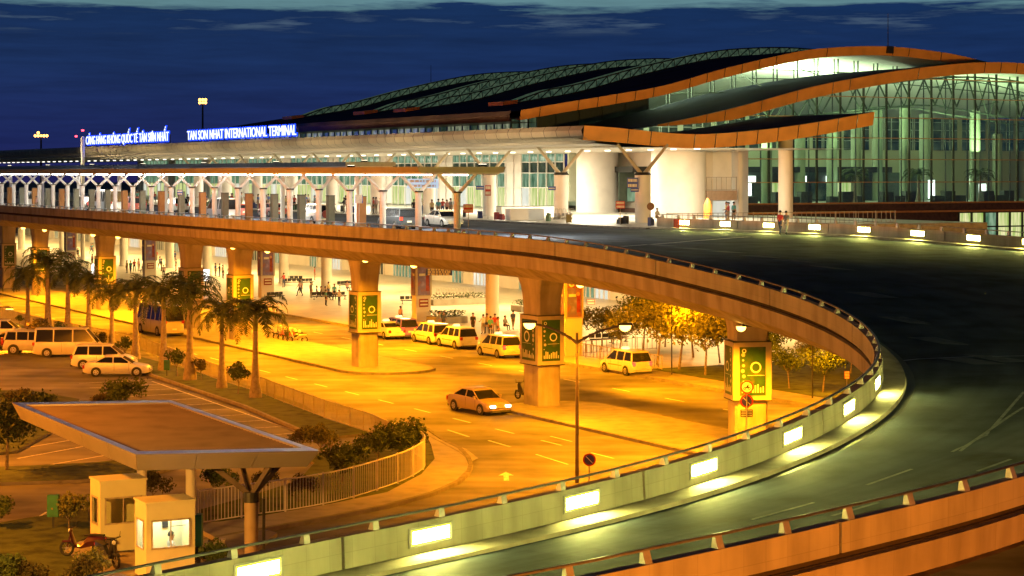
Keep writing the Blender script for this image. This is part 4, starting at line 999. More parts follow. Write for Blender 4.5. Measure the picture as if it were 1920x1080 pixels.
BG = [(744, 866, 782, 0, 'tall dark bush at the bend of the fence'), (772, 862, 800, 0, 'dark bush right behind the bend of the fence'), (710, 868, 800, 0, 'dark bush left of the fence bend'), (640, 905, 825, 0, 'loose bush on the corner lawn'), (600, 850, 795, 2, 'low bush beside the shelter roof corner'), (565, 845, 800, 1, 'low reddish bush behind the shelter roof corner'),
      (560, 940, 890, 1, 'small bush behind the lower fence, right one'), (405, 930, 868, 0, 'young tree behind the booths near the fence'), (497, 925, 878, 1, 'small bush behind the lower fence, middle one'), (285, 940, 880, 1, 'thin bush behind the rear booth'),
      (225, 775, 705, 0, 'round bush behind the far edge of the shelter roof'), (190, 775, 735, 1, 'low reddish bush behind the shelter roof'), (85, 775, 728, 0, 'small dark bush near the left corner of the shelter roof'), (42, 778, 718, 1, 'loose reddish bush at the left edge behind the shelter roof'),
      (130, 990, 922, 2, 'small leafy tree beside the green box'), (-2, 990, 915, 0, 'leafy bush cut by the left edge of the view'), (12, 1110, 1020, 0, 'dark bush in the lower left corner'), (50, 1112, 1045, 1, 'low bush in the lower left corner, right one'), (175, 1085, 1028, 2, 'flowering bush next to the scooters'), (150, 1100, 1045, 1, 'reddish bush next to the scooters'), (400, 1075, 1012, 0, 'green bush behind the ramp parapet beside the lit booth'), (365, 1070, 1018, 1, 'reddish flowering bush at the foot of the lit booth')]
for x, y, yt, k, lab in BG:
    b = at(x, y, .1); hh = (y-yt)*b.y/FPX*(.82 if x < 100 else .95); plant(bg_[k], b, lab, 'bush', 'bush', None, hh/2.5)
# umbrella shaped tree at the left edge
pt = tree_proto(3.6, 3.2, 2600, .2, 41, leafmat('leaf_dark', (.035, .05, .02), (.015, .02, .01)), .1, 'tree', .55)
b = at(12, 882, .1); hh = (882-755)*b.y/FPX; plant(pt, b, 'dark spreading tree in front of the shelter roof at the left edge', 'tree', 'tree', None, (hh/3.4*.95, hh/3.4*.95, hh/3.4))
# garden trees
gt = [tree_proto(4.6, 3.2, 2400, .24, s, lf, .09, 'tree', .38) for s, lf in ((51, leaf_y), (52, leaf_y), (53, leaf_g), (54, leaf_y))]
GT = [(1128, 655, 578, 0), (1160, 668, 590, 1), (1232, 683, 570, 3), (1273, 693, 566, 1), (1206, 658, 556, 2), (1322, 703, 586, 0), (1300, 670, 560, 2), (1350, 680, 592, 3), (1247, 650, 560, 0), (1480, 728, 655, 2), (1543, 735, 655, 2), (1595, 700, 640, 2), (1440, 700, 610, 2), (1385, 680, 596, 2), (1520, 690, 640, 3)]
for i, (x, y, yt, k) in enumerate(GT):
    b = at(x, y, .17); hh = (y-yt)*b.y/FPX; plant(gt[k], b, 'slender garden tree under the viaduct, %s in order of the list from left to right' % ordn(sorted(GT).index((x, y, yt, k))), 'tree', 'garden_tree', 'garden trees beyond the taxi lane', hh/4.3)
for o in COL.objects:
    if o.name.startswith('garden_tree') and o.parent is None: o['label'] = o['label'].replace(' in order of the list from left to right', ' counted from the left')
hb = [tree_proto(5.2, 4.5, 2600, .34, s, leaf_g, .12, 'tree', .25) for s in (61, 62)]
for i in range(11):
    p = W(-52+i*6.2, 47+((i*37) % 5)*1.2, .6); plant(hb[i % 2], p, 'dark backdrop tree on the grass bank, %s from the near end' % ordn(i), 'tree', 'tree', 'trees on the bank behind the garden', .9+.12*((i*3) % 4))

# ================================================================ fences
fence_m = mat('fence_paint', (.34, .29, .23), .5, .2, var=.1)
pale_fence = mat('pale_fence', (.62, .60, .56), .5, .1, var=.05)
def fence(pts, h, label, gap=.14, hr=.012, post=.05, fm=None):
    fence_m = fm or _M['fence_paint']
    r = thing('railing_fence', label, 'fence', tuple(pts[0])); F = frame([Vector(p) for p in pts]); tot = F[-1][2]; b = MB().use(fence_m); k = 0
    n = int(tot/2.)
    for i in range(n+1):
        p, nn, t = at_dist(F, tot*i/n); m = MB().use(fence_m); q = p+Vector((0, 0, h+.06)); m.bar(p, q, post, post); m.build('post', None, r, True)
    d = 0
    while d < tot: p, nn, t = at_dist(F, d); b.bar(p+Vector((0, 0, .1)), p+Vector((0, 0, h)), hr*2, hr*2); d += gap
    b.build('bars', None, r, True)
    m = MB().use(fence_m); m.sweep(drop(F, h), [(-.025, -.02), (.025, -.02), (.025, .03), (-.025, .03)]); m.sweep(drop(F, .1), [(-.02, -.02), (.02, -.02), (.02, .02), (-.02, .02)]); m.build('rails', None, r, True)
    return r
f1 = uvp([(110, -7.7), (60, -7.7)])+[at(x, y, .1) for x, y in [(258, 655), (404, 712), (496, 741), (519, 751), (611, 786), (695, 813), (765, 846)]]
fence([Vector((p[0], p[1], .1)) for p in f1], 1.05, 'long thin railing between palms and lower road', .13, .009)
f2 = [at(x, y, .1) for x, y in [(765, 846), (790, 862), (797, 875), (788, 886), (760, 902), (708, 921), (637, 942), (543, 960), (494, 966), (371, 985)]]
fence(smooth_path([Vector(p) for p in f2], .6), 1.35, 'curved railing round the corner lawn, ending at the booths', .17, .011, .06, pale_fence)
f3 = uvp([(3, 21.6), (16, 21.6), (17, 30)]); fence([Vector((p.x, p.y, .15)) for p in f3], 1.0, 'low railing at the paved end of the garden', .5, .02)
ft = [W(21, 33.5, 9.66), W(21, 57, 9.66)]; fence(ft, 1.05, 'thin terrace railing behind the outer parapet', .5, .015)
va_, vb_ = v_of(1327, 50.4), v_of(1383, 50.4)
m = MB().use(mat('brown_panel', (.34, .24, .17), .5, var=.1)); m.ubox(50.5, 51.8, va_, vb_, 11.3, 12.25); one('balcony_box', m, None, 'brown balcony box before the bright white recess', 'balcony', tuple(W(50.5, va_, 11.3)))
fence([W(50.6, va_, 12.25), W(50.6, vb_, 12.25)], 1.35, 'small railing on the brown balcony box', .6, .02)
m = MB().use(whitep); m.ubox(51.9, 52.1, va_-.6, vb_+.3, 9.66, 16.4); one('recess_wall', m, None, 'bright white recess wall behind the brown balcony box', 'wall', tuple(W(51.9, va_, 9.66)))

# ================================================================ ticket shelter with booths
sr = thing('shelter_roof', 'flat parallelogram roof with dark ribbed top over the ticket booths', 'shelter', tuple(at(358, 1010, 0)))
zt = 4.6
A, B, C_, D = at(255, 852, zt), at(600, 845, zt), at(320, 750, zt), at(22, 755, zt)
cc = (A+B+C_+D)/4
ins_ = lambda p, k: Vector((cc.x+(p.x-cc.x)*k, cc.y+(p.y-cc.y)*k, p.z))
edge = mat('shelter_edge', (.33, .30, .28), .35, .3, var=.08, scale=.6); rib = mat('ribbed_sheet', (.20, .15, .12), .6, 0., var=.15, scale=.8)
q1 = [A, B, C_, D]; q2 = [ins_(p, .9)+Vector((0, 0, 0)) for p in q1]; q3 = [ins_(p, .93)+Vector((0, 0, -.62)) for p in q1]
m = MB().use(edge)
for i in range(4):
    j = (i+1) % 4; n = 5 if i % 2 else 3
    for k in range(n):
        a0, a1 = q1[i].lerp(q1[j], k/n), q1[i].lerp(q1[j], (k+.992)/n); b0, b1 = q3[i].lerp(q3[j], k/n), q3[i].lerp(q3[j], (k+.992)/n); m.face([a0, a1, b1, b0])
    m.use(mat('lip_metal', (.80, .74, .95), .3, 1., var=0)); m.face([q1[i], q1[j], q2[j], q2[i]]); m.use(edge)
    m.face([q2[i], q2[j], q2[j]+Vector((0, 0, -.18)), q2[i]+Vector((0, 0, -.18))])
m.face(q3); m.build('edge_cladding', None, sr, True)
m = MB().use(rib); n = 44
for k in range(n):
    t0, t1, t2 = k/n, (k+.5)/n, (k+1)/n; z = Vector((0, 0, -.17)); z2 = Vector((0, 0, -.05))
    l = lambda t: q2[0].lerp(q2[3], t); r_ = lambda t: q2[1].lerp(q2[2], t)
    m.face([l(t0)+z, r_(t0)+z, r_(t1)+z2, l(t1)+z2]); m.face([l(t1)+z2, r_(t1)+z2, r_(t2)+z, l(t2)+z])
m.build('ribbed_top', None, sr, True)
def rpost(x, yb, z1, r_, m_, name='post'):
    p = at(x, yb, .15); m = MB().use(m_); m.tube((p.x, p.y, 0), (p.x, p.y, z1), r_, n=16); return m.build(name, None, sr, True, smooth=True), p
rpost(358, 1010, 4.0, .2, beige); rpost(266, 985, 4.0, .2, beige)
_, p = rpost(471, 1080, 2.9, .24, orangep if False else mat('post_ochre', (.34, .24, .14), .5, var=.1))
m = MB().use(edge)
for dx, dy in ((-1.3, -.3), (.7, -.6), (-.6, 1.5), (1., 1.3)): m.use(mat('strut_brown', (.12, .09, .07), .5)); m.bar(p+Vector((0, 0, 2.75)), Vector((p.x+dx, p.y+dy, 4.0)), .12, .17)
m.build('strut', None, sr, True); m = MB().use(dark); m.tube((p.x, p.y, 2.7), (p.x, p.y, 3.05), .27, n=14); m.bar((p.x+.42, p.y+.1, 0), (p.x+.42, p.y+.1, 2.8), .08, .08); m.build('cap', None, sr, True)
boothm = mat('booth_panel', (.70, .66, .40), .5, var=.07, scale=.8)
def booth(pA, label, lit, h=2.55):
    """pA = near left corner on the ground; faces: right = -U side, left = -V side"""
    r = thing('ticket_booth', label, 'booth', tuple(pA)); u, v = Ud, Vd; w, d = 1.72, 1.3
    def P(a, b, z): return pA+v*a+u*b+Vector((0, 0, z))
    def bx(m, a0, a1, b0, b1, z0, z1): m.hexa([P(a0, b0, z0), P(a1, b0, z0), P(a1, b1, z0), P(a0, b1, z0)], [P(a0, b0, z1), P(a1, b0, z1), P(a1, b1, z1), P(a0, b1, z1)])
    m = MB().use(boothm); t = .06
    # walls with openings
    bx(m, 0, w, 0, t, 0, 1.05); bx(m, 0, w, 0, t, 1.95, h); bx(m, 0, .2, 0, t, 1.05, 1.95); bx(m, w-.2, w, 0, t, 1.05, 1.95)
    bx(m, 0, t, t, d, 0, 1.0); bx(m, 0, t, t, d, 1.95, h); bx(m, 0, t, t, .3, 1.0, 1.95); bx(m, 0, t, d-.3, d, 1.0, 1.95)
    bx(m, w-t, w, t, d, 0, h); bx(m, t, w-t, d-t, d, 0, h); m.build('wall', None, r, True)
    m = MB().use(mat('booth_floor', (.2, .2, .2))); bx(m, t, w-t, t, d-t, .02, .08); m.build('floor', None, r, True)
    m = MB().use(boothm); bx(m, -.04, w+.04, -.04, d+.04, h+.003, h+.07); m.build('roof', None, r, True)
    m = MB().use(mat('window_frame', (.55, .48, .36), .4, .3))
    for a0, a1, z0, z1 in ((.2, w-.2, 1.0, 1.06), (.2, w-.2, 1.94, 2.0), (.16, .22, 1.0, 2.0), (w-.22, w-.16, 1.0, 2.0), (w/2-.02, w/2+.02, 1.06, 1.94)): bx(m, a0, a1, -.035, -.003, z0, z1)
    for b0, b1, z0, z1 in ((.28, d-.28, .96, 1.02), (.28, d-.28, 1.93, 1.99), (.26, .31, .96, 1.99), (d-.31, d-.26, .96, 1.99)): bx(m, -.035, -.003, b0, b1, z0, z1)
    wf = m.build('window_frame', None, r, True)
    m = MB().use(pane('booth_glass', (.93, .95, .93), .06) if 'booth_glass' not in _M else _M['booth_glass']); bx(m, .2, w-.2, .015, .02, 1.05, 1.95); bx(m, .015, .02, .3, d-.3, 1.0, 1.95); m.build('pane', None, wf, True)
    m = MB().use(whitep); bx(m, .3, w-.3, .25, .6, .8, .85); m.build('counter', None, r, True)
    if lit:
        m = MB().use(emit('booth_tube', (1, 1, .88), 70)); bx(m, .3, w-.3, .5, .75, h-.14, h-.09); m.build('tube_light', None, r, True)
        m = MB().use(dark); bx(m, .95, 1.15, d-.12, d-.07, 1.5, 1.9); bx(m, w/2+.05, w-.25, .2, .22, 1.7, 1.72); m.build('shelf', None, r, True)
    return r, P
bA, PA_ = booth(at(274.5, 1087, .15), 'lit ticket booth with bright sliding window and clerk inside', True)
bB, PB_ = booth(at(188, 1037, .15), 'unlit ticket booth behind the bright one', False)
bb = MB().use(mat('green_box', (.03, .16, .08), .5, var=.2)); p = at(100, 990, .1); bb.box(-.22, .22, -.12, .12, .45, 1.3); bb.use(dark); bb.box(-.04, .04, -.04, .04, 0, .45)
one('utility_box', bb, None, 'green box on a short post on the lawn by the booths', 'utility box', tuple(p), world=False)
bb = MB().use(mat('green_box', (.03, .16, .08))); p = at(313, 705, .14); bb.box(-.2, .2, -.12, .12, .4, 1.1); bb.use(dark); bb.box(-.03, .03, -.03, .03, 0, .4)
one('utility_box', bb, None, 'green box on a post in the palm verge', 'utility box', tuple(p), world=False)
bb = MB().use(mat('barrier_grey', (.35, .3, .25), .5)); p = at(407, 1065, .15); bb.box(-.28, .28, -.2, .2, 0, 1.0); bb.use(whitep); bb.bar((-.1, 0, 1.02), (-1.9, .9, 1.75), .07, .12)
one('boom_barrier', bb, None, 'low barrier cabinet with raised white boom beside the lit booth', 'barrier', tuple(p), world=False)
bb = MB().use(mat('teal_box', (.03, .22, .18), .5)); p = at(373, 1072, .15); bb.box(-.1, .12, -.2, .2, .9, 2.0); bb.use(dark); bb.box(-.06, .06, -.06, .06, 0, .9)
one('ticket_machine', bb, None, 'teal ticket machine on a post at the booth corner', 'ticket machine', tuple(p), world=False)

# ================================================================ street furniture
def double_lamp():
    b = at(1082, 905, 0); top = H-(628-HY)*b.y/FPX
    r = thing('street_lamp', 'double-armed street lamp with two burning sodium heads in the lower road', 'street lamp', tuple(b))
    m = MB().use(mat('lamp_pole', (.16, .12, .10), .5, .5)); m.tube((0, 0, 0), (0, 0, top+.1), .10, .06, 10); m.build('pole', None, r, smooth=True)
    s = b.y/FPX
    for sx_, ex, ey in ((-1, 993, 607), (1, 1172, 611)):
        X = (ex-1082)*s; Z = H-(ey-HY)*s; m = MB().use(mat('lamp_pole', (.16, .12, .10))); pts = []
        for t in [i/8 for i in range(9)]: pts.append(Vector((X*t, 0, top-.35+(Z-top+.35)*(1-(1-t)**1.8))))
        for a, c in zip(pts[:-1], pts[1:]): m.tube(a, c, .045+.05*(1-a.x/X if X else 0), .045, 7)
        ar_ = m.build('arm', None, r, smooth=True)
        m = MB().use(dark); m.box(X-.33, X+.33, -.14, .14, Z+.03, Z+.13); m.build('housing', None, r)
        m = MB().use(sod); m.revolve((X, 0, Z-.12), [(.04, -.14), (.17, -.08), (.25, .02), (.27, .14)], 14, .7); m.build('lens', None, r, smooth=True)
        lamp('SPOT', r, (X, 0, Z-.12), 30000, SODC, .2, spot=165, aim=(0, 0, -1))
double_lamp()
def seen_or_added_lamp(x, y, z, e, label, spot=165, aim=(0, 0, -1)):  # builds the visible left-edge lamp and the unseen ones
    r = thing('street_lamp', label, 'street lamp', (x, y, 0)); m = MB().use(mat('lamp_pole', (.16, .12, .10))); m.tube((0, 0, 0), (0, 0, z+.2), .11, .07, 8); m.build('pole', None, r)
    m = MB().use(mat('lamp_pole', (.16, .12, .10))); m.tube((0, 0, z+.15), (.9, 0, z+.2), .05, n=6); m.box(.6, 1.2, -.14, .14, z+.03, z+.14); m.build('head', None, r)
    m = MB().use(sod); m.box(.65, 1.15, -.12, .12, z-.03, z+.027); m.build('lens', None, r)
    lamp('SPOT', r, (.9, 0, z-.1), e, (1, .26, .006) if Vector((x, y)).length > 60 or x > 0 else (1, .42, .05), .25, spot=spot, aim=aim)
p = at(13, 640, 0); 
LAMPS = [(at(18, 655).x-.9, at(18, 655).y, 3.2, 12000, 'street lamp burning at the left edge of the lower road')]
LAMPS += [(-36, 94, 11., 65000, 'assumed street lamp of the car park beyond the left edge', (.45, .6, -.8)), (-54, 130, 11., 85000, 'second assumed street lamp in the car park beyond the left edge', (.6, .5, -.8)), (-27, 70, 11.5, 24000, 'added street lamp left of the shelter roof, out of view', (.6, .1, -.8)),  # unseen lamps car park and shelter roof
          (-21, 50, 8.2, 40000, 'assumed street lamp left of the ticket booths, out of view', (.5, .8, -.7)), (7, 24, 4.3, 16000, 'assumed street lamp in front of the ramp, below the view', (.1, 1, .0)), (19, 29, 4.6, 18000, 'second assumed street lamp before the ramp, below the view', (-.2, 1, .0)), (-6, 24, 3.6, 9000, 'third assumed street lamp before the ramp, below the view', (0, 1, .0))]  # unseen lamps assumed here to light the booths and the near parapet orange
for l_ in LAMPS: seen_or_added_lamp(*l_[:5], aim=(l_[5] if len(l_) > 5 else (0, 0, -1)), spot=150)
def sign_disc(px, py, rpx, pr, kind, label, base_y, txt=None, name='road_sign'):
    b = at(px, base_y, .1) if not isinstance(base_y, Vector) else base_y; s = b.y/FPX; z = H-(py-HY)*s; R = rpx*s
    r = thing(name, label, 'road sign', tuple((b.x, b.y, b.z))); z -= b.z; m = MB().use(postm); m.tube((0, .04, 0), (0, .04, z+R*.9), .035, n=8); m.build('post', None, r)
    X, Zz = Vector((1, 0, 0)), Vector((0, 0, 1)); c = Vector((0, 0, z))
    red = mat('sign_red', (.55, .04, .03), .4, var=.05); blue = mat('sign_blue', (.05, .05, .35), .4, var=.05); wh = mat('sign_white', (.8, .78, .7), .4, var=.05)
    m = MB().use(red); m.tube(c+Vector((0, -.012, 0)), c+Vector((0, .012, 0)), R, n=28); m.use(blue if kind == 'park' else wh)
    ring(m, c, X, Zz, 0, R*.76, 24, Vector((0, -.016, 0)))
    if kind == 'park':
        m.use(wh); d = Vector((.7, 0, -.7)); n = Vector((.7, 0, .7)); o = Vector((0, -.02, 0)); m.face([c+d*R*.74+n*R*.06+o, c-d*R*.74+n*R*.06+o, c-d*R*.74-n*R*.06+o, c+d*R*.74-n*R*.06+o])
    else:
        m.use(dark); o = Vector((0, -.02, 0))
        for s_ in (-.36, .36): ring(m, c+X*R*s_-Zz*R*.18, X, Zz, R*.12, R*.2, 12, o)
        m.face([c+X*R*a+Zz*R*b_+o for a, b_ in ((-.4, -.1), (-.05, .12), (.12, .42), (.3, .4), (.2, .15), (.42, -.1), (.1, -.12))]); m.use(red); 
    m.build('disc', None, r); return r
sign_disc(1105, 862, 12, 0, 'park', 'round no-parking sign just right of the double street lamp', 905)
b3 = W(u_of(1400, 2.2), 2.2, .15)
r_ = sign_disc(1400, 752, 12.5, 0, 'park', 'no-parking sign in front of the nearest pier with a notice below', b3)
s_ = b3.y/FPX; m = MB().use(mat('sign_red', (.55, .04, .03))); m.use(dark); z_ = H-(774-HY)*s_-b3.z; m.box(-11.5*s_, 11.5*s_, -.01, .01, z_-8*s_, z_+6*s_); m.use(adwhite)
for k in range(3): m.box(-9.5*s_, 9.5*s_, -.016, -.011, z_+(2.6-k*4.2)*s_, z_+(4.8-k*4.2)*s_)
m.build('notice', None, r_)
r2 = sign_disc(1400, 726, 12.5, 0, 'moto', 'round white motorcycle sign with red rim above the no-parking sign', b3+Vector((0, -.12, 0)))
redb = mat('notice_red', (.42, .05, .03), .5, var=.1); blueb = mat('notice_blue', (.06, .10, .42), .5, var=.1)
def board(px, py, w, h, base_y_z, col, label, lines=2, postd=True, v=None, zb=9.66, cat='sign', name='notice_board', lit=False):
    """small board on a post; sized in metres; v = its distance line"""
    u = u_of(px, v); b = W(u, v, zb); z = H-(py-HY)*b.y/FPX-zb; r = thing(name, label, cat, tuple(b))
    m = MB().use(col); m.box(-w/2, w/2, -.025, .025, z-h/2, z+h/2); m.build('board', None, r)
    for k in range(lines):
        m = MB().use(adwhite); zc = z+h*(.5-(k+.5)/lines); rnd = random.Random(px+k); x = -w*.42
        while x < w*.4: q = w*rnd.uniform(.06, .15); m.box(x, min(w*.43, x+q), -.032, -.027, zc-h*.14, zc+h*.14); x += q+w*.03
        m.build('text_line', None, r)
    if postd: m = MB().use(postm); m.tube((0, .04, 0), (0, .04, z+h/2), .03, n=6); m.build('post', None, r)
    return r
board(1163, 384, .75, .62, 0, redb, 'red notice on a thin post at the platform corner', 2, v=31.5)
board(878, 391, .62, .55, 0, redb, 'red notice on the last white canopy column', 2, v=3.6, zb=9.5)
board(673, 373, .55, .6, 0, blueb, 'blue and white notice on a canopy column, under the orange triangle', 4, v=3.7, zb=9.5)
board(337, 361, .5, .5, 0, blueb, 'small blue notice on a canopy column left of centre', 2, v=3.6, zb=9.5)
board(915, 357, .55, 1.0, 0, redb, 'tall red notice on a thin pole before the glazed entrance', 2, v=33)
board(823, 510, 2.4, .62, 0, blueb, 'long blue direction board hanging by the poster column', 3, v=25, zb=.15, postd=False)
board(795, 569, .9, .5, 0, redb, 'red notice low on the poster column', 2, v=24.9, zb=.15, postd=False) if False else None
board(1186, 343, .95, .9, 0, blueb, 'blue lit screen beside the strutted pillar', 2, v=37.5, postd=False)
board(1190, 356, .7, .35, 0, blueb, 'small blue gate sign beside the strutted pillar', 1, v=36.5, postd=False)
board(1035, 353, .7, .35, 0, blueb, 'small blue gate sign left of the second strutted pillar', 1, v=37., postd=False)
board(900, 352, .8, .4, 0, blueb, 'small blue arrow sign left of the third pillar', 1, v=36, postd=False)
board(793, 344, 3.0, .9, 0, mat('lit_blue', (.3, .45, .8), .4, emis=(.5, .7, 1), estr=.8, var=0), 'long light blue lit board hanging under the canopy', 2, v=30, postd=False)
board(1588, 703, .35, .5, 0, redb, 'small red sign under the curve of the ramp', 3, v=26., zb=.15)
board(1108, 566, .8, .5, 0, redb, 'faded notice by the arrivals wall under the deck', 2, v=45, zb=.15, postd=False)
for k, (px, py, w, h) in enumerate([(178, 505, .9, 1.5), (385, 510, .9, .6), (386, 520, .8, .8)]):
    u = u_of(px, 24); b = W(u, 24, .15); z = H-(py-HY)*b.y/FPX-.15; r = thing('light_box', 'glowing white light box on the arrivals forecourt, %s from the left' % ordn(k), 'light box', tuple(b)); m = MB().use(emit('light_box_white', (1, .98, .9), 3)); m.box(-w/2, w/2, -.1, .1, z-h/2, z+h/2); m.build('face', None, r); m = MB().use(dark); m.box(-.05, .05, -.05, .05, 0, z-h/2-.003); m.build('post', None, r)
# planters and counters
for i, (px, v, w) in enumerate([(838, 27.5, 3.2), (860, 40, 7.), (1000, 42, 4)]):
    u = u_of(px, v); m = MB().use(paving); m.ubox(u-1.1, u+1.1, v-w/2, v+w/2, .15, .75); r = thing('planter', ('low planter by the poster column', 'long planter under the deck behind the taxis', 'planter behind the round column')[i], 'planter', tuple(W(u, v, .15))); m.build('box', None, r, True)
    c = MB().use(leaf_g); rnd = random.Random(i)
    for _ in range(500):
        p = W(u+rnd.uniform(-1, 1), v+rnd.uniform(-w/2, w/2)*.95, .8+rnd.random()*.5); a = Vector((rnd.gauss(0, 1), rnd.gauss(0, 1), rnd.gauss(0, 1))).normalized(); b = a.cross(Vector((1, .3, .2))).normalized(); c.face([p-a*.12, p-b*.05, p+a*.14, p+b*.05])
    c.build('foliage', None, r, True)
m = MB().use(whitep); u = u_of(970, 34); m.ubox(u-.5, u+.5, 33, 36.6, 9.66, 10.7); one('counter', m, None, 'white counter block on the departures platform', 'counter', tuple(W(u, 34, 9.66)))
m = MB().use(whitep); u = u_of(1000, 44); m.ubox(u-.6, u+.6, 40, 47, 9.66, 10.6); m.use(dark); m.ubox(u-.62, u+.62, 40, 47, 10.6, 10.66); one('counter', m, None, 'long white counter before the glazed entrance', 'counter', tuple(W(u, 44, 9.66)))
m = MB().use(mat('bollard_orange', (.6, .25, .05), .5)); u = u_of(1327, 52); m.revolve(W(u, 52, 9.66), [(.4, 0), (.4, 1.3), (.2, 1.8), (.05, 2.0)], 16); one('kiosk', m, None, 'rounded orange kiosk on the terrace', 'kiosk', tuple(W(u, 52, 9.66)), smooth=True)
def disc_on_post(px, py, v, lab):
    u = u_of(px, v); b = W(u, v, 9.66); z = H-(py-HY)*b.y/FPX-9.66; r = thing('round_sign', lab, 'road sign', tuple(b)); m = MB().use(mat('sign_brown', (.2, .12, .07))); m.tube((0, -.02, z), (0, .02, z), .32, n=20); m.build('disc', None, r); m = MB().use(postm); m.tube((0, .04, 0), (0, .04, z), .03, n=6); m.build('post', None, r)
disc_on_post(1220, 387, 34., 'brown round sign seen from behind on the terrace')
# luggage trolleys
def trolley_mesh():
    m = MB().use(postm)
    for x in (-.25, .25):
        m.tube((x, -.4, .15), (x, .45, .15), .02, n=5); m.tube((x, .45, .15), (x, .55, 1.0), .02, n=5)
    m.tube((-.25, .55, 1.0), (.25, .55, 1.0), .025, n=5); m.tube((-.25, -.4, .15), (.25, -.4, .15), .02, n=5); m.box(-.25, .25, -.35, .4, .17, .2); m.box(-.25, .25, .4, .43, .35, .6)
    for x, y in ((-.22, -.35), (.22, -.35), (-.22, .4), (.22, .4)): m.tube((x-.02, y, .07), (x+.02, y, .07), .07, n=8)
    return m.mesh('luggage_trolley')
tme = trolley_mesh(); k = 0
for row, (px, v, z, n_) in enumerate([(812, 42, .15, 12), (1034, 37, 9.66, 5)]):
    u = u_of(px, v)
    for i in range(n_):
        o = bpy.data.objects.new('luggage_trolley', tme); COL.objects.link(o); o.location = W(u, v+i*.42, z); o.rotation_euler = (0, 0, ANG_V-math.pi/2)
        tag(o, 'luggage trolley, %s in the nested row %s' % (ordn(i), 'under the deck behind the planter' if row == 0 else 'on the departures platform'), 'luggage trolley', 'nested luggage trolleys under the deck' if row == 0 else 'nested luggage trolleys on the platform')
# benches
bme = MB().use(dark)
for k in range(4): bme.box(-1.1+k*.56, -.62+k*.56, -.25, .22, .42, .46); bme.box(-1.1+k*.56, -.62+k*.56, .2, .26, .5, .85)
bme.box(-1.1, 1.06, -.03, .03, .34, .40)
for x in (-.9, .9): bme.box(x-.03, x+.03, -.25, .25, 0, .05); bme.box(x-.03, x+.03, -.03, .03, .05, .34)
bmm = bme.mesh('bench')
for i, (px, py) in enumerate([(548, 535), (575, 535), (604, 562), (635, 562), (552, 530), (648, 540), (770, 570), (518, 562), (1130, 645), (1160, 642)]):
    b = at(px, py, .15); o = bpy.data.objects.new('bench', bmm); COL.objects.link(o); o.location = b; o.rotation_euler = (0, 0, ANG_V+(.3 if i % 2 else -.2)); tag(o, 'dark row seat on the paved forecourt, %s from the left' % ordn(sorted([548, 575, 604, 635, 552, 648, 770, 518, 1130, 1160]).index(px)), 'bench', 'row seats on the arrivals forecourt')
# interior palms of the hall
for i, (px, v) in enumerate([(1603, 0), (1722, 0), (1838, 0)]):
    u = 58; v = v_of(px, u); plant(palms[i], W(u, v, 10.78), 'indoor palm behind the glass facade, %s from the left' % ordn(i), 'palm tree', 'palm_tree', 'palms inside the glass hall', (.8, .8, .62))

# suitcases on the departures kerb
for i in range(26):
    u = 16+i*6.1; v = 31.2+((i*7) % 5)*.7; cs = [(.3, .04, .04), (.05, .07, .2), (.03, .03, .03), (.3, .25, .1), (.1, .2, .1)][i % 5]
    m = MB().use(mat('case_%d' % (i % 5), cs, .5, var=.1))
    for a, b, h_ in ((0, 0, .75), (.55, .1, .6), (.2, .55, .45))[:1+i % 3]: m.box(a-.22, a+.22, b-.14, b+.14, .05, h_)
    m.use(dark); m.tube((-.12, 0, .75), (-.12, 0, .95), .012, n=4); m.tube((.12, 0, .75), (.12, 0, .95), .012, n=4); m.tube((-.12, 0, .95), (.12, 0, .95), .012, n=4)
    one('suitcase', m, None, '%s luggage on the departures kerb, %s from the right' % (('dark red', 'navy', 'black', 'tan', 'green')[i % 5], ordn(i)), 'luggage', tuple(W(u, v, 9.66)), 'luggage standing on the departures kerb', world=False, rz=i*1.1)
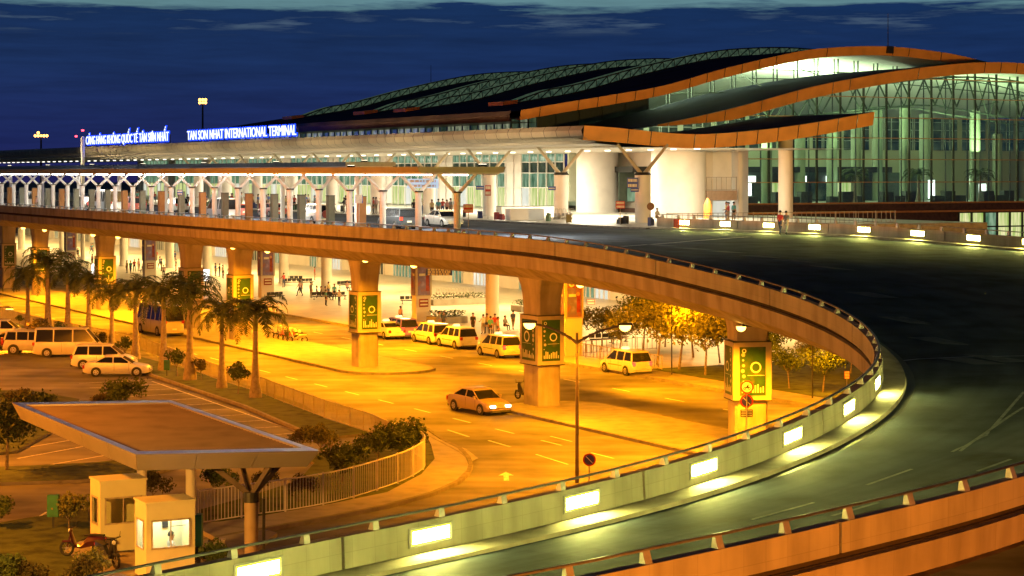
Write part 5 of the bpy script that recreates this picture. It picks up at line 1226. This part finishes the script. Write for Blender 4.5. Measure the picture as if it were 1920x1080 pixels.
# ================================================================ vehicles
def wheel(parent, x, y, r, w):
    t = MB().use(tyre); t.tube((x, y-w/2, r), (x, y+w/2, r), r, n=18); o = t.build('wheel', None, parent, smooth=True)
    m = MB().use(rimm); s = 1 if y > 0 else -1; m.tube((x, y+s*(w/2), r), (x, y+s*(w/2+.012), r), r*.62, r*.58, n=14); m.use(dark)
    for k in range(5):
        a = 2*math.pi*k/5; c = Vector((x+math.cos(a)*r*.36, y+s*(w/2+.014), r+math.sin(a)*r*.36)); m.tube(c, c+Vector((0, s*.004, 0)), r*.11, n=6)
    m.build('rim', None, o)
KINDS = {
 # length, width, height, belt profile (x from rear -, front +), cabin (rear base, rear roof, front roof, front base), wheel x, wheel r
 'sedan': dict(L=4.6, Wd=1.72, H=1.43, belt=[(-2.3, .58), (-2.24, .86), (-1.9, .98), (-1.35, 1.0), (.75, .93), (1.3, .84), (1.95, .72), (2.24, .58), (2.3, .42)], cab=(-1.55, -.85, .35, 1.15), wx=(-1.38, 1.38), wr=.31),
 'mpv': dict(L=4.6, Wd=1.76, H=1.72, belt=[(-2.28, .5), (-2.25, .98), (-2.1, 1.06), (.95, 1.0), (1.5, .95), (2.05, .8), (2.25, .6), (2.3, .42)], cab=(-2.18, -1.95, .55, 1.4), wx=(-1.4, 1.42), wr=.33),
 'van': dict(L=5.3, Wd=1.86, H=2.2, belt=[(-2.62, .5), (-2.6, 1.12), (-2.5, 1.2), (1.9, 1.16), (2.35, 1.02), (2.58, .75), (2.65, .5)], cab=(-2.54, -2.46, 1.35, 2.25), wx=(-1.55, 1.6), wr=.34),
 'suv': dict(L=4.5, Wd=1.84, H=1.85, belt=[(-2.2, .6), (-2.18, 1.12), (-2.05, 1.17), (.8, 1.12), (1.3, 1.08), (2.0, 1.02), (2.2, .8), (2.25, .5)], cab=(-2.12, -1.95, .35, .95), wx=(-1.35, 1.4), wr=.38),
 'minibus': dict(L=6.9, Wd=2.05, H=2.65, belt=[(-3.4, .5), (-3.4, 1.3), (-3.35, 1.38), (2.8, 1.34), (3.2, 1.2), (3.42, .8), (3.45, .5)], cab=(-3.36, -3.3, 2.85, 3.15), wx=(-2.0, 2.1), wr=.4),
}
def car(kind, col, label, loc, rz, taxi=False, lights=False, tail=False, rack=False, two=None, group=None, text=None):
    K = KINDS[kind]; L_, w, h = K['L'], K['Wd']/2, K['H']; pm = mat('car_paint_%s' % '_'.join('%02d' % int(c*100) for c in col), col, .28, .1, var=.03, coat=.6, spec=.5)
    r = thing({'sedan': 'parked_car', 'mpv': 'minivan', 'van': 'van', 'suv': 'off_road_car', 'minibus': 'minibus'}[kind], label, {'sedan': 'car', 'mpv': 'minivan', 'van': 'van', 'suv': 'off-road car', 'minibus': 'minibus'}[kind], tuple(loc), rz, group)
    zb = .22 if kind != 'suv' else .34; body = MB().use(pm)
    if two: body.use(mat('car_paint_low', two, .3, coat=.5, var=.03)); body.use(pm)
    prof = K['belt']; xs = []
    # lower body sections, interpolated
    def bz(x): return interp(prof, x)
    X = [prof[0][0]]+[prof[0][0]+(prof[-1][0]-prof[0][0])*k/26 for k in range(1, 26)]+[prof[-1][0]]
    secs = []
    for x in X:
        t = abs(x)/(L_/2); e = 1-.13*max(0, (t-.75)/.25)**2*1.3; z = bz(x); hw = w*e; z0 = zb+.1*max(0, (t-.85)/.15)
        secs.append([Vector(q) for q in ((x, -hw*.93, z0), (x, -hw, z0+.14), (x, -hw*1.0, z0+(z-z0)*.62), (x, -hw*.955, z-.03), (x, -hw*.86, z+.005), (x, 0, z+.02), (x, hw*.86, z+.005), (x, hw*.955, z-.03), (x, hw, z0+(z-z0)*.62), (x, hw, z0+.14), (x, hw*.93, z0))])
    body.loft(secs)
    rb, rr_, fr, fb = K['cab']; zr = h; yb, yt = w*.93, w*.76
    # roof skin
    R_ = []
    for k in range(9):
        t = k/8; x = rr_-.04+(fr-rr_+.08)*t; cr = .05*math.sin(math.pi*t)+.0; R_.append([Vector(q) for q in ((x, -yt-.02, zr-.10), (x, -yt*.9, zr-.03+cr*.4), (x, 0, zr-.02+cr*.5), (x, yt*.9, zr-.03+cr*.4), (x, yt+.02, zr-.10), (x, yt*.9, zr-.13), (x, -yt*.9, zr-.13))])
    body.loft(R_)
    base = lambda x: bz(x)-.01
    cor = {}
    for s in (-1, 1):
        for nm, x0, x1 in (('r', rb, rr_), ('f', fb, fr)):
            a, b = Vector((x0, s*yb, base(x0))), Vector((x1, s*yt, zr-.09)); cor[nm, s] = (a, b)
        n = 2 if kind == 'sedan' else 3
        if kind == 'minibus': n = 6
        if kind == 'suv': n = 3
        for (a, b), wd in (((cor['r', s]), .13 if kind != 'sedan' else .1), ((cor['f', s]), .07)):
            d = Vector((wd/2 if a is cor['r', s][0] else -wd/2, 0, 0)); o = Vector((0, s*.012, 0)); body.hexa([a-d*0+o, a+d*2+o, a+d*2-o*3, a-o*3], [b+o, b+d*2+o, b+d*2-o*3, b-o*3])
        for i in range(1, n):
            t = i/n; x0 = rb+(fb-rb)*t; x1 = rr_+(fr-rr_)*t; xm = (x0*.35+x1*.65) if kind == 'sedan' else (x0+x1)/2
            a, b = Vector((xm, s*yb, base(xm))), Vector((xm, s*yt, zr-.09)); d = Vector((.04, 0, 0)); o = Vector((0, s*.012, 0)); body.hexa([a-d+o, a+d+o, a+d-o*3, a-d-o*3], [b-d+o, b+d+o, b+d-o*3, b-d-o*3])
    for s in (-1, 1): body.box(fb-.35, fb-.2, s*(w+.02)-.08*(s < 0), s*(w+.02)+.08*(s > 0), base(fb)+.03, base(fb)+.2)
    body.use(mat('bumper_dark', (.06, .06, .06), .6)); body.box(-L_/2-.03, -L_/2+.12, -w*.8, w*.8, zb-.02, zb+.10); body.box(L_/2-.12, L_/2+.03, -w*.78, w*.78, zb-.02, zb+.10)
    for x in K['wx']:
        for s in (-1, 1):   # dark wheel arches
            c = Vector((x, s*(w*.995), K['wr'])); body.tube(c, c+Vector((0, s*.012, 0)), K['wr']*1.17, n=20)
    if kind in ('van', 'mpv', 'minibus', 'sedan'): body.use(mat('seam_dark', (.08, .08, .08), .6)); [body.box(x-.008, x+.008, s*(w*1.0)-.004, s*(w*1.0)+.006, zb+.18, bz(x)-.05) for s in (-1, 1) for x in ((-.15, .85) if kind == 'sedan' else (-.45, .6, fb-.15))]
    body.build('body', None, r, smooth=True)
    g = MB().use(carglass); k_ = .985
    g.hexa([Vector((rb+.015, -yb*k_, base(rb))), Vector((fb-.015, -yb*k_, base(fb))), Vector((fb-.015, yb*k_, base(fb))), Vector((rb+.015, yb*k_, base(rb)))], [Vector((rr_+.015, -yt*k_, zr-.1)), Vector((fr-.015, -yt*k_, zr-.1)), Vector((fr-.015, yt*k_, zr-.1)), Vector((rr_+.015, yt*k_, zr-.1))])
    g.build('windows', None, r)
    for x in K['wx']:
        for s in (-1, 1): wheel(r, x, s*(w-.10+.03), K['wr'], .21)
    hz = bz(L_/2-.2)-.12
    for s in (-1, 1):
        m = MB().use(head_e if lights else mat('headlight_glass', (.7, .7, .65), .15, var=0)); m.box(L_/2-.26, L_/2-.02, s*w*.62-.17, s*w*.62+.17, hz-.1, hz+.06); m.build('headlight', None, r)
        m = MB().use(tail_e if tail else mat('tail_red', (.4, .02, .02), .3, var=0)); zt_ = bz(-L_/2+.1) if kind != 'sedan' else .82; m.box(-L_/2-.015, -L_/2+.12, s*w*.78-.1, s*w*.78+.1, zt_-.26, zt_-.02); m.build('taillight', None, r)
    m = MB().use(adwhite); m.box(-L_/2-.035, -L_/2-.01, -.2, .2, .55, .7); m.build('number_plate', None, r)
    if taxi:
        m = MB().use(mat('taxi_light', (.8, .78, .6), .4, emis=(1, .9, .5), estr=1.2, var=0)); m.hexa([(-.1, -.3, h), (.12, -.3, h), (.12, .3, h), (-.1, .3, h)], [(-.05, -.24, h+.15), (.08, -.24, h+.15), (.08, .24, h+.15), (-.05, .24, h+.15)]); m.build('roof_light', None, r)
        m = MB().use(mat('taxi_stripe', (.15, .3, .12), .4)); [m.box(-.9, .9, s*(w*1.0)-.004, s*(w*1.0)+.010, .62, .7) for s in (-1, 1)]; m.build('door_stripe', None, r)
    if rack:
        m = MB().use(postm); [m.bar((rr_+.2, s*yt*.8, h+.03), (fr-.2, s*yt*.8, h+.03), .04, .04) for s in (-1, 1)]; m.build('roof_rail', None, r)
    if kind == 'suv': m = MB().use(mat('red_cover', (.25, .03, .03) if sum(col) > .9 else (.05, .05, .05), .5)); m.tube((-L_/2-.17, 0, .95), (-L_/2, 0, .95), .35, n=18); m.build('spare_wheel', None, r)
    return r
HU = ANG_U; HV = ANG_V
white = (.75, .74, .70); silver = (.50, .50, .48); black = (.02, .02, .022); cream = (.68, .62, .48)
# car park : noses at the kerb, bodies across
def park(px, py, kind, col, label, **k):
    b = at(px, py, .0); return car(kind, col, label, b, HV-.42+.0, **k)
park(221, 704, 'sedan', white, 'white saloon parked nearest in the car park row')
park(196, 690, 'mpv', white, 'white minivan with black roof rails parked behind the saloon', rack=True)
park(130, 668, 'van', (.60, .58, .54), 'silver passenger van parked in the car park row')
park(62, 663, 'suv', silver, 'silver off-road car partly behind the silver van')
park(28, 655, 'sedan', black, 'black saloon at the left of the car park row')
park(4, 637, 'mpv', white, 'white minivan cut by the left edge of the view')
# taxis at the far kerb, seen from behind
def rank(px, py, kind, col, label, rz=HU, **k): return car(kind, col, label, at(px, py, 0), rz, **k)
rank(724, 633, 'sedan', white, 'white car half hidden behind the second pier', taxi=True)
rank(748, 632, 'mpv', (.22, .13, .42), 'violet and silver minivan taxi in the rank', taxi=True, tail=True)
rank(808, 643, 'mpv', white, 'white taxi minivan third in the rank', taxi=True)
rank(856, 651, 'mpv', white, 'white taxi minivan with dark rear window fourth in the rank', taxi=True)
rank(935, 668, 'mpv', cream, 'pale yellow taxi minivan nearest in the rank', taxi=True, tail=True)
rank(1173, 700, 'mpv', white, 'white taxi driving beside the garden with its rear lights on', taxi=True, tail=True)
rank(898, 772, 'sedan', (.42, .32, .18), 'tan saloon driving down the lower road with headlights on', rz=HU+math.pi+.12, lights=True)
rank(300, 626, 'minibus', (.45, .42, .36), 'grey minibus behind the palms on the lower road', rz=HU+.05)
# departures lane
def up(px, v, kind, col, label, rz=HU, **k): return car(kind, col, label, W(u_of(px, v), v, 9.5), rz, **k)
up(745, 14, 'mpv', (.05, .06, .07), 'dark minivan on the departures lane', rz=HU, tail=True)
up(592, 13, 'suv', white, 'white off-road car with red spare-wheel cover on the departures lane')
up(832, 20, 'sedan', white, 'white car on the departures lane near the end of the low canopy', rz=HU+math.pi)
up(444, 16, 'sedan', (.45, .10, .08), 'red car on the departures lane')
up(418, 10, 'van', (.6, .62, .65), 'pale van on the departures lane')
up(252, 17, 'mpv', (.42, .10, .07), 'red minivan on the departures lane')
up(205, 11, 'minibus', (.75, .78, .78), 'white minibus on the departures lane')
up(158, 12, 'suv', black, 'black off-road car on the departures lane')
up(42, 12, 'van', white, 'white van at the far left of the departures lane')
up(510, 21, 'sedan', (.4, .09, .06), 'dark red car behind the canopy columns')
up(330, 20, 'mpv', silver, 'silver minivan deep in the departures lane')

# scooters
def scooter(label, loc, rz, col, group=None, helmet=False, lean=.0):
    r = thing('scooter', label, 'motor scooter', tuple(loc), rz, group); r.rotation_euler = (lean, 0, rz)
    for x in (-.62, .62):
        m = MB().use(tyre); n = 20
        for k in range(n):
            a, b = 2*math.pi*k/n, 2*math.pi*(k+1)/n; m.tube((x+math.cos(a)*.24, 0, .29+math.sin(a)*.24), (x+math.cos(b)*.24, 0, .29+math.sin(b)*.24), .05, n=6, cap=False)
        w_ = m.build('wheel', None, r, smooth=True); m = MB().use(rimm); m.tube((x, -.05, .29), (x, .05, .29), .05, n=8)
        for k in range(6): a = math.pi*k/3; m.tube((x, 0, .29), (x+math.cos(a)*.2, 0, .29+math.sin(a)*.2), .012, n=4)
        m.build('rim', None, w_)
    pm = mat('scooter_paint_%d' % int(col[0]*100), col, .3, coat=.5, var=.03); m = MB().use(pm)
    sec = lambda x, w, z0, z1: [Vector(q) for q in ((x, -w*.6, z0), (x, -w, (z0+z1)/2), (x, -w*.5, z1), (x, w*.5, z1), (x, w, (z0+z1)/2), (x, w*.6, z0))]
    m.loft([sec(-.85, .07, .62, .75), sec(-.6, .15, .45, .78), (sec(-.2, .15, .36, .74)), sec(.05, .10, .30, .45), sec(.3, .10, .32, .42)]); m.loft([sec(.28, .14, .34, .44), sec(.40, .17, .5, .75), sec(.50, .13, .8, 1.0), sec(.46, .1, .98, 1.06)]); m.tube((.62, 0, .29), (.45, 0, .95), .03, n=6)
    m.hexa([(.42, -.07, .52), (.8, -.07, .50), (.8, .07, .5), (.42, .07, .52)], [(.42, -.06, .58), (.78, -.06, .57), (.78, .06, .57), (.42, .06, .58)]); m.build('body', None, r, smooth=True)
    m = MB().use(mat('seat_black', (.03, .03, .03), .6)); m.loft([sec(-.8, .11, .77, .83), sec(-.4, .14, .76, .85), sec(-.05, .1, .74, .80)]); m.build('seat', None, r, smooth=True)
    m = MB().use(dark); m.tube((.42, -.33, 1.06), (.44, 0, 1.03), .02, n=6); m.tube((.42, .33, 1.06), (.44, 0, 1.03), .02, n=6); m.tube((.44, .28, 1.06), (.40, .34, 1.25), .01, n=5); m.tube((.44, -.28, 1.06), (.40, -.34, 1.25), .01, n=5); m.build('handlebar', None, r)
    m = MB().use(mat('headlight_glass', (.7, .7, .65), .15)); m.tube((.5, 0, .93), (.56, 0, .92), .07, n=12); m.build('headlight', None, r)
    m = MB().use(mat('tail_red', (.4, .02, .02))); m.box(-.9, -.85, -.06, .06, .64, .72); m.build('taillight', None, r)
    if helmet: m = MB().use(whitep); m.revolve((-.2, 0, .84), [(.12, 0), (.15, .08), (.13, .19), (.06, .25), (0.01, .26)], 12); h_ = m.build('helmet', None, None, smooth=True); h_.location = loc; h_.rotation_euler = (0, 0, rz); tag(h_, 'white helmet on the '+label.split(', ')[1].replace(' in the group by the middle road', '')+' scooter of the parked group', 'helmet')
    return r
scooter('black scooter standing by the unlit booth', at(203, 1062, .15), -.9, (.03, .03, .035), lean=.06)
scooter('red scooter on the grass beside the booths', at(155, 1044, .12), math.pi-.2, (.06, .008, .015), lean=.08)
for i, (px, py) in enumerate([(522, 634), (531, 637), (540, 639), (549, 641), (557, 643)]): scooter('scooter with white helmet, %s from the left in the group by the middle road' % ordn(i), at(px, py, 0), HU+1.0, [(.3, .3, .3), (.04, .04, .05), (.35, .05, .05), (.04, .05, .1), (.3, .3, .3)][i], 'scooters parked in the middle road', helmet=True, lean=.06)
scooter('dark scooter peeping out left of the big pier', at(983, 750, .15), HU+.2, (.05, .05, .05))

# ================================================================ people
skinm = mat('skin', (.38, .20, .12), .6, var=.05)
def cloth(c): return mat('cloth_%02d_%02d_%02d' % tuple(int(x*99) for x in c), c, .85, var=.12, scale=6)
def body_mesh(pose):
    """one skinned surface from a skeleton; materials by region (0 skin, 1 shirt, 2 trousers, 3 shoe)"""
    J = {}; Ed = []; 
    sit = pose == 'sit'; hz = .48 if sit else .92; ln = .0
    def j(n, p, r, par=None):
        J[n] = (Vector(p), r)
        if par: Ed.append((par, n))
    j('pel', (0, 0, hz), (.15, .11)); j('wai', (0, .0, hz+.2), (.135, .10), 'pel'); j('che', (0, 0, hz+.4), (.165, .115), 'wai'); j('nek', (0, .0, hz+.53), (.06, .06), 'che'); j('hd0', (0, -.02, hz+.61), (.075, .085), 'nek'); j('hd1', (0, -.02, hz+.70), (.088, .10), 'hd0'); j('hd2', (0, -.01, hz+.78), (.07, .08), 'hd1'); j('nos', (0, -.115, hz+.67), (.014, .014), 'hd1')
    for s, S in ((-1, 'l'), (1, 'r')):
        ph = s if pose == 'walk' else 0
        j('sh'+S, (s*.19, 0, hz+.46), (.06, .06), 'che')
        if pose == 'walk': el, wr = (s*.23, -.10*ph+.03, hz+.2), (s*.24, -.24*ph-.03, hz-.02)
        elif pose == 'push': el, wr = (s*.24, -.12, hz+.22), (s*.2, -.36, hz+.16)
        elif sit: el, wr = (s*.22, -.05, hz+.2), (s*.16, -.28, hz+.12)
        else: el, wr = (s*.23, .02, hz+.18), (s*.22, -.05, hz-.06)
        j('el'+S, el, (.042, .042), 'sh'+S); j('wr'+S, wr, (.028, .028), 'el'+S)
        d = (Vector(wr)-Vector(el)).normalized(); pal = Vector(wr)+d*.07; j('pa'+S, pal, (.034, .018), 'wr'+S)
        for k in range(4):
            o = Vector((0, (k-1.5)*.018, 0)); l = (.065, .075, .07, .055)[k]; a = pal+d*.03+o; j('f%d%s' % (k, S), a+d*l*.5, (.009, .009), 'pa'+S); j('g%d%s' % (k, S), a+d*l+Vector((-s*.012, 0, 0)), (.008, .008), 'f%d%s' % (k, S))
        j('th'+S, pal-d*.02+Vector((-s*.01, -.04, 0)), (.010, .010), 'pa'+S); j('ti'+S, pal+d*.02+Vector((-s*.015, -.055, 0)), (.009, .009), 'th'+S)
        j('hp'+S, (s*.10, 0, hz-.04), (.095, .095), 'pel')
        if sit: kn, an, to = (s*.12, -.42, .47), (s*.12, -.42, .09), (s*.13, -.58, .04)
        elif pose == 'walk': kn, an, to = (s*.10, -.16*ph-.05, .49), (s*.10, -.30*ph+(.06 if ph < 0 else 0), .09+(.06 if ph < 0 else 0)), (s*.11, -.30*ph-.14, .04)
        else: kn, an, to = (s*.11, -.02, .49), (s*.12, .02, .09), (s*.13, -.14, .04)
        j('kn'+S, kn, (.062, .062), 'hp'+S); j('an'+S, an, (.042, .042), 'kn'+S); j('to'+S, to, (.038, .026), 'an'+S)
    names = list(J); bm = bmesh.new(); lay = bm.verts.layers.skin.verify(); V_ = {}
    for n in names: v = bm.verts.new(J[n][0]); v[lay].radius = J[n][1]; v[lay].use_root = (n == 'pel'); V_[n] = v
    for a, b in Ed: bm.edges.new((V_[a], V_[b]))
    me = bpy.data.meshes.new('p'); bm.to_mesh(me); bm.free(); o = bpy.data.objects.new('p', me); COL.objects.link(o); o.modifiers.new('s', 'SKIN').use_smooth_shade = True; o.modifiers.new('d', 'SUBSURF').levels = 1
    bpy.context.view_layer.update(); dg = bpy.context.evaluated_depsgraph_get(); out = bpy.data.meshes.new_from_object(o.evaluated_get(dg)); bpy.data.objects.remove(o)
    out.materials.clear()
    for _ in range(4): out.materials.append(skinm)
    hzl = hz
    for p in out.polygons:
        c = p.center; d = {n: (J[n][0]-c).length for n in names}; n = min(d, key=d.get)
        p.material_index = 1 if n in ('wai', 'che', 'shl', 'shr') or (n[:2] == 'el' and pose != 'x' and c.z > J['el'+n[2]][0].z-.02) else 2 if n[:2] in ('pe', 'hp', 'kn') or (n[:2] == 'an' and c.z > .16) else 3 if n[:2] in ('an', 'to') else 0
        if n == 'nek' and c.z < hz+.49: p.material_index = 1
    hair = MB().use(mat('hair_black', (.015, .012, .010), .6)); hc = Vector((0, -.012, hz+.715))
    pr = [(.005, .125), (.06, .112), (.092, .07), (.103, .02), (.100, -.03), (.06, -.045)]
    hair.loft([[hc+Vector((r*math.cos(2*math.pi*i/14), r*1.12*math.sin(2*math.pi*i/14)+.018+(.03 if z < 0 and math.sin(2*math.pi*i/14) < 0 else 0), z+(.05 if z < .03 and math.sin(2*math.pi*i/14) < -.3 else 0))) for i in range(14)] for r, z in pr])
    eyes = MB().use(dark)
    for s in (-1, 1): eyes.box(s*.034-.012, s*.034+.012, -.125, -.105, hz+.69, hz+.703)
    eyes.box(-.022, .022, -.112, -.10, hz+.625, hz+.632)
    return out, hair.mesh('hair', smooth=True), eyes.mesh('face_marks')
BM_ = {p: body_mesh(p) for p in ('stand', 'walk', 'push', 'sit')}
def person(loc, rz, pose, shirt, trousers, label, group=None, s=1.0):
    r = thing('person', label, 'person', tuple(loc), rz, group, s); b, h_, f = BM_[pose]
    for nm, me in (('body', b), ('hair', h_), ('face_marks', f)):
        o = bpy.data.objects.new(nm, me); COL.objects.link(o); o.parent = r
        if nm == 'body':
            for i, mm in ((1, cloth(shirt)), (2, cloth(trousers)), (3, dark)): o.material_slots[i].link = 'OBJECT'; o.material_slots[i].material = mm
    return r
SHIRT = [((.65, .62, .55), 'white'), ((.45, .06, .05), 'red'), ((.08, .12, .3), 'blue'), ((.55, .45, .2), 'yellow'), ((.5, .3, .28), 'pink'), ((.03, .03, .03), 'black'), ((.1, .35, .35), 'teal'), ((.3, .3, .3), 'grey')]
TR = [((.03, .03, .035), 'black'), ((.06, .08, .16), 'jeans'), ((.25, .2, .13), 'khaki')]
rq = random.Random(17)
def more(lo, hi, n, v0, v1, used):
    out = []
    while len(out) < n:
        x = rq.randint(lo, hi)
        if x in used or any(o[0] == x for o in out): continue
        out.append((x, round(rq.uniform(v0, v1), 1), rq.choice(['stand', 'stand', 'walk', 'push'])))
    return out
# two walkers on the ramp
person(onz(1463, 441), 2.6, 'walk', (.5, .05, .05), (.05, .07, .15), 'person in a red shirt walking beside the outer parapet', s=1.03)
person(onz(1474, 440), 2.6, 'walk', (.12, .13, .16), (.3, .3, .3), 'person in a dark shirt walking beside the one in red')
rnd = random.Random(5)
def crowd(spots, where, group, z):
    for i, (px, v, ps) in enumerate(spots):
        c, cn_ = SHIRT[(i*3+len(spots)) % 8]; t, tn = TR[(i*2) % 3]
        u = u_of(px, v); zz = z
        person(W(u, v, zz), rnd.uniform(0, 6.28), ps, c, t, 'person in %s top and %s trousers, %s from the left %s' % (cn_, tn, ordn(sorted(q[0] for q in spots).index(px)), where), group, .97+rnd.random()*.08)
crowd([(28, 24, 'stand'), (68, 3.0, 'walk'), (112, 33, 'stand'), (150, 33, 'walk'), (178, 33, 'stand'), (216, 32, 'stand'), (243, 33, 'push'), (258, 33.5, 'stand'), (290, 34, 'push'), (302, 35, 'stand'), (318, 33, 'walk'), (345, 27, 'stand'), (352, 27.5, 'stand'), (405, 32, 'walk'), (412, 33, 'stand'), (428, 32, 'stand'), (436, 33, 'push'), (462, 33, 'walk'), (470, 34, 'stand'), (484, 32, 'stand'), (491, 33, 'stand'), (499, 34, 'walk'), (536, 32, 'push'), (545, 31.5, 'stand'), (552, 33, 'stand'), (567, 34, 'walk'), (590, 35, 'stand'), (625, 33, 'walk'), (645, 32, 'push'), (651, 33, 'stand'), (660, 31.5, 'stand')]+more(60, 690, 26, 31.5, 40, {28, 68, 112, 150, 178, 216, 243, 258, 290, 302, 318, 345, 352, 405, 412, 428, 436, 462, 470, 484, 491, 499, 536, 545, 552, 567, 590, 625, 645, 651, 660}), 'on the departures kerb', 'people on the departures kerb', 9.66)
crowd([(700, 32, 'stand'), (705, 33, 'stand'), (713, 32, 'push'), (719, 34, 'walk'), (784, 32, 'stand'), (790, 33, 'push'), (810, 31.5, 'walk'), (822, 33, 'stand'), (830, 36, 'push'), (838, 34, 'stand'), (845, 35, 'stand'), (854, 38, 'walk'), (776, 31.5, 'stand'), (1232, 40, 'sit'), (1362, 47, 'stand'), (1376, 47.5, 'stand'), (1366, 46, 'push')], 'on the near platform', 'people near the end of the departures platform', 9.66)
crowd([(562, 30, 'walk'), (583, 30, 'stand'), (594, 31, 'sit'), (602, 31, 'sit'), (610, 31, 'sit'), (616, 32, 'stand'), (627, 31, 'stand'), (590, 44, 'stand'), (651, 38, 'sit'), (430, 35, 'walk'), (404, 36, 'stand'), (412, 36, 'push'), (418, 35, 'stand'), (238, 28, 'stand'), (245, 28, 'walk'), (252, 30, 'push'), (260, 31, 'stand'), (268, 30, 'sit'), (300, 36, 'walk'), (330, 36, 'stand'), (205, 36, 'push'), (342, 34, 'stand')]+more(120, 660, 30, 25, 45, {562, 583, 594, 602, 610, 616, 627, 590, 651, 430, 404, 412, 418, 238, 245, 252, 260, 268, 300, 330, 205, 342}), 'on the arrivals forecourt', 'people on the arrivals forecourt', .15)
crowd([(751, 22.5, 'stand'), (824, 23, 'stand'), (832, 23, 'walk'), (887, 24, 'walk'), (906, 24.5, 'push'), (913, 25, 'stand'), (920, 24, 'stand'), (928, 25.5, 'push'), (934, 24, 'stand'), (947, 28, 'sit'), (962, 29, 'walk'), (1095, 34, 'walk')], 'behind the taxis', 'people behind the taxi rank', .15)
person(PA_(1.15, .85, .1), 2.2, 'sit', (.5, .5, .45), (.03, .03, .03), 'person with dark hair sitting inside the lit booth', s=1.0)

# ================================================================ real light of the terminal's own lamps
for k, (u, v) in enumerate([(84, 80), (84, 93), (82, 70), (80, 62), (96, 78), (116, 80), (138, 78)]): lamp('AREA', term, Vector(W(u, v, 21.5))-Vector(W(60, 62, 0)), 8500 if k < 4 else 4500, (.86, 1, .62), 9, 'hall_uplight', aim=(0, 0, 1))
for k, (u, v) in enumerate([(60, 70), (60, 86), (60, 102)]): lamp('AREA', term, Vector(W(u-1, v-2, 16.5))-Vector(W(60, 62, 0)), 2300, (.75, 1, .50), 6, 'hall_uplight', aim=(0, 0, 1)); lamp('POINT', term, Vector(W(u+3, v, 13.2))-Vector(W(60, 62, 0)), 250, (.8, 1, .66), .8, 'hall_light')
for k in range(9): lamp('AREA', term, Vector(W(40+k*18, 48, 16.1))-Vector(W(60, 62, 0)), 4300, (1, .88, .62), 5, 'forecourt_light', aim=(0, 0, -1))
for k in range(15): lamp('AREA', via, Vector(W(24+k*20, 42, 8.2))-Vector(W(0, 0, 9.5)), 4900, (1, .64, .22), 6, 'forecourt_light', aim=(0, 0, -1))
for k in range(7): lamp('AREA', cn1, Vector(W(8+k*20, 12, 13.7))-Vector(W(uE, 3.9, 13.9)), 2600, (1, .90, .70), 4, 'lane_light', aim=(0, 0, -1))

# floodlights added on the canopy roofs to brighten the front canopy's edge
for k in range(9):
    c = W(2+k*22, 6.9, 14.45) if k < 2 else W(5+k*22, 19.0, 15.02); r = thing('added_floodlight', 'small added floodlight on top of the low canopy, %s from the right' % ordn(k), 'floodlight', tuple(c), 0, 'added floodlights on the low canopy'); m = MB().use(dark); m.box(-.3, .3, -.12, .12, 0, .15); m.build('housing', None, r); m = MB().use(emit('added_flood_face', (1, .9, .65), 6)); m.box(-.26, .26, -.1, .1, .155, .17); m.build('lens', None, r)
    lamp('SPOT', r, (0, 0, .4), 9000, (1, .74, .38), .5, spot=95, aim=(VX, VY, .42))
# unseen mast added right of the loop to light the orange roof fascias
r = thing('floodlight_mast', 'tall added floodlight mast right of the ramp loop, outside the view', 'light mast', (62, 112, 0)); m = MB().use(dark); m.tube((0, 0, 0), (0, 0, 17), .3, .2, 8); m.box(-1.2, 1.2, -.2, .2, 16.6, 17.4); m.build('pole', None, r)
lamp('SPOT', r, (-.4, .5, 17.2), 110000, (1, .52, .10), .5, spot=75, aim=Vector(W(45, 60, 21))-Vector((62, 112, 17)))
# ================================================================ lamps' light
def sodium_at(px, py, v, i):
    """wall-pack lamp under the viaduct edge"""
    u = u_of(px, v); p = W(u, v); z = H-(py-HY)*p.y/FPX
    r = thing('viaduct_lamp', 'burning sodium floodlight under the viaduct edge, %s from the right' % ordn(i), 'lamp', (p.x, p.y, z), 0, 'floodlights under the viaduct edge')
    m = MB().use(dark); m.box(-.1, .4, -.2, .2, .05, .18); m.tube((.3, 0, .15), (.5, .1, .5), .04, n=6); m.build('housing', None, r)
    m = MB().use(sod); m.revolve((-.14, 0, -.08), [(.04, -.12), (.16, -.07), (.22, .02), (.24, .12)], 14, .9); m.build('lens', None, r, smooth=True)
    lamp('SPOT', r, (-.1, 0, -.12), 40000, SODC, .25, spot=165, aim=(-.15, -.1, -1)); return r
for k, (u, v) in enumerate([(-40, 13), (-24, 13), (-8, 13), (10, 13), (30, 13), (52, 13), (78, 13), (108, 13), (-34, 20.5), (-16, 20.5), (0, 20.5)]):  # unseen lamps added to brighten the taxi lane and the garden trees
    e = v > 15; p = W(u, v, 7.0 if not e else 5.5); r = thing('added_hanging_lamp' if not e else 'added_garden_lamp', ('added sodium lamp hanging under the deck behind the piers, %s from the near end' if not e else 'added sodium lamp on a post by the garden, %s from the near end') % ordn(k if not e else k-8), 'lamp', tuple(p), 0, 'added sodium lamps under the deck' if not e else 'added garden lamps')
    m = MB().use(dark); m.box(-.3, .3, -.15, .15, .05, .15); m.tube((0, 0, .15), (0, 0, 1.2), .03, n=6) if not e else m.tube((0, .1, -5.4), (0, .1, .1), .05, n=6); m.build('housing', None, r); m = MB().use(sod); m.box(-.2, .2, -.1, .1, -.02, .045); m.build('lens', None, r)
    lamp('SPOT', r, (0, 0, -.1), (26000 if u > 15 else 25000) if not e else 14000, SODC, .25, spot=165, aim=((0, 0, -1) if u > 15 else (VX*.9, VY*.9, -.55)) if not e else (VX*.8, VY*.8, -.1))
for i, (x, y) in enumerate([(1395, 614), (1093, 533), (780, 497), (689, 487), (505, 470), (440, 463), (224, 444), (177, 440), (86, 431), (46, 427)]): sodium_at(x, y, 1.9, i)
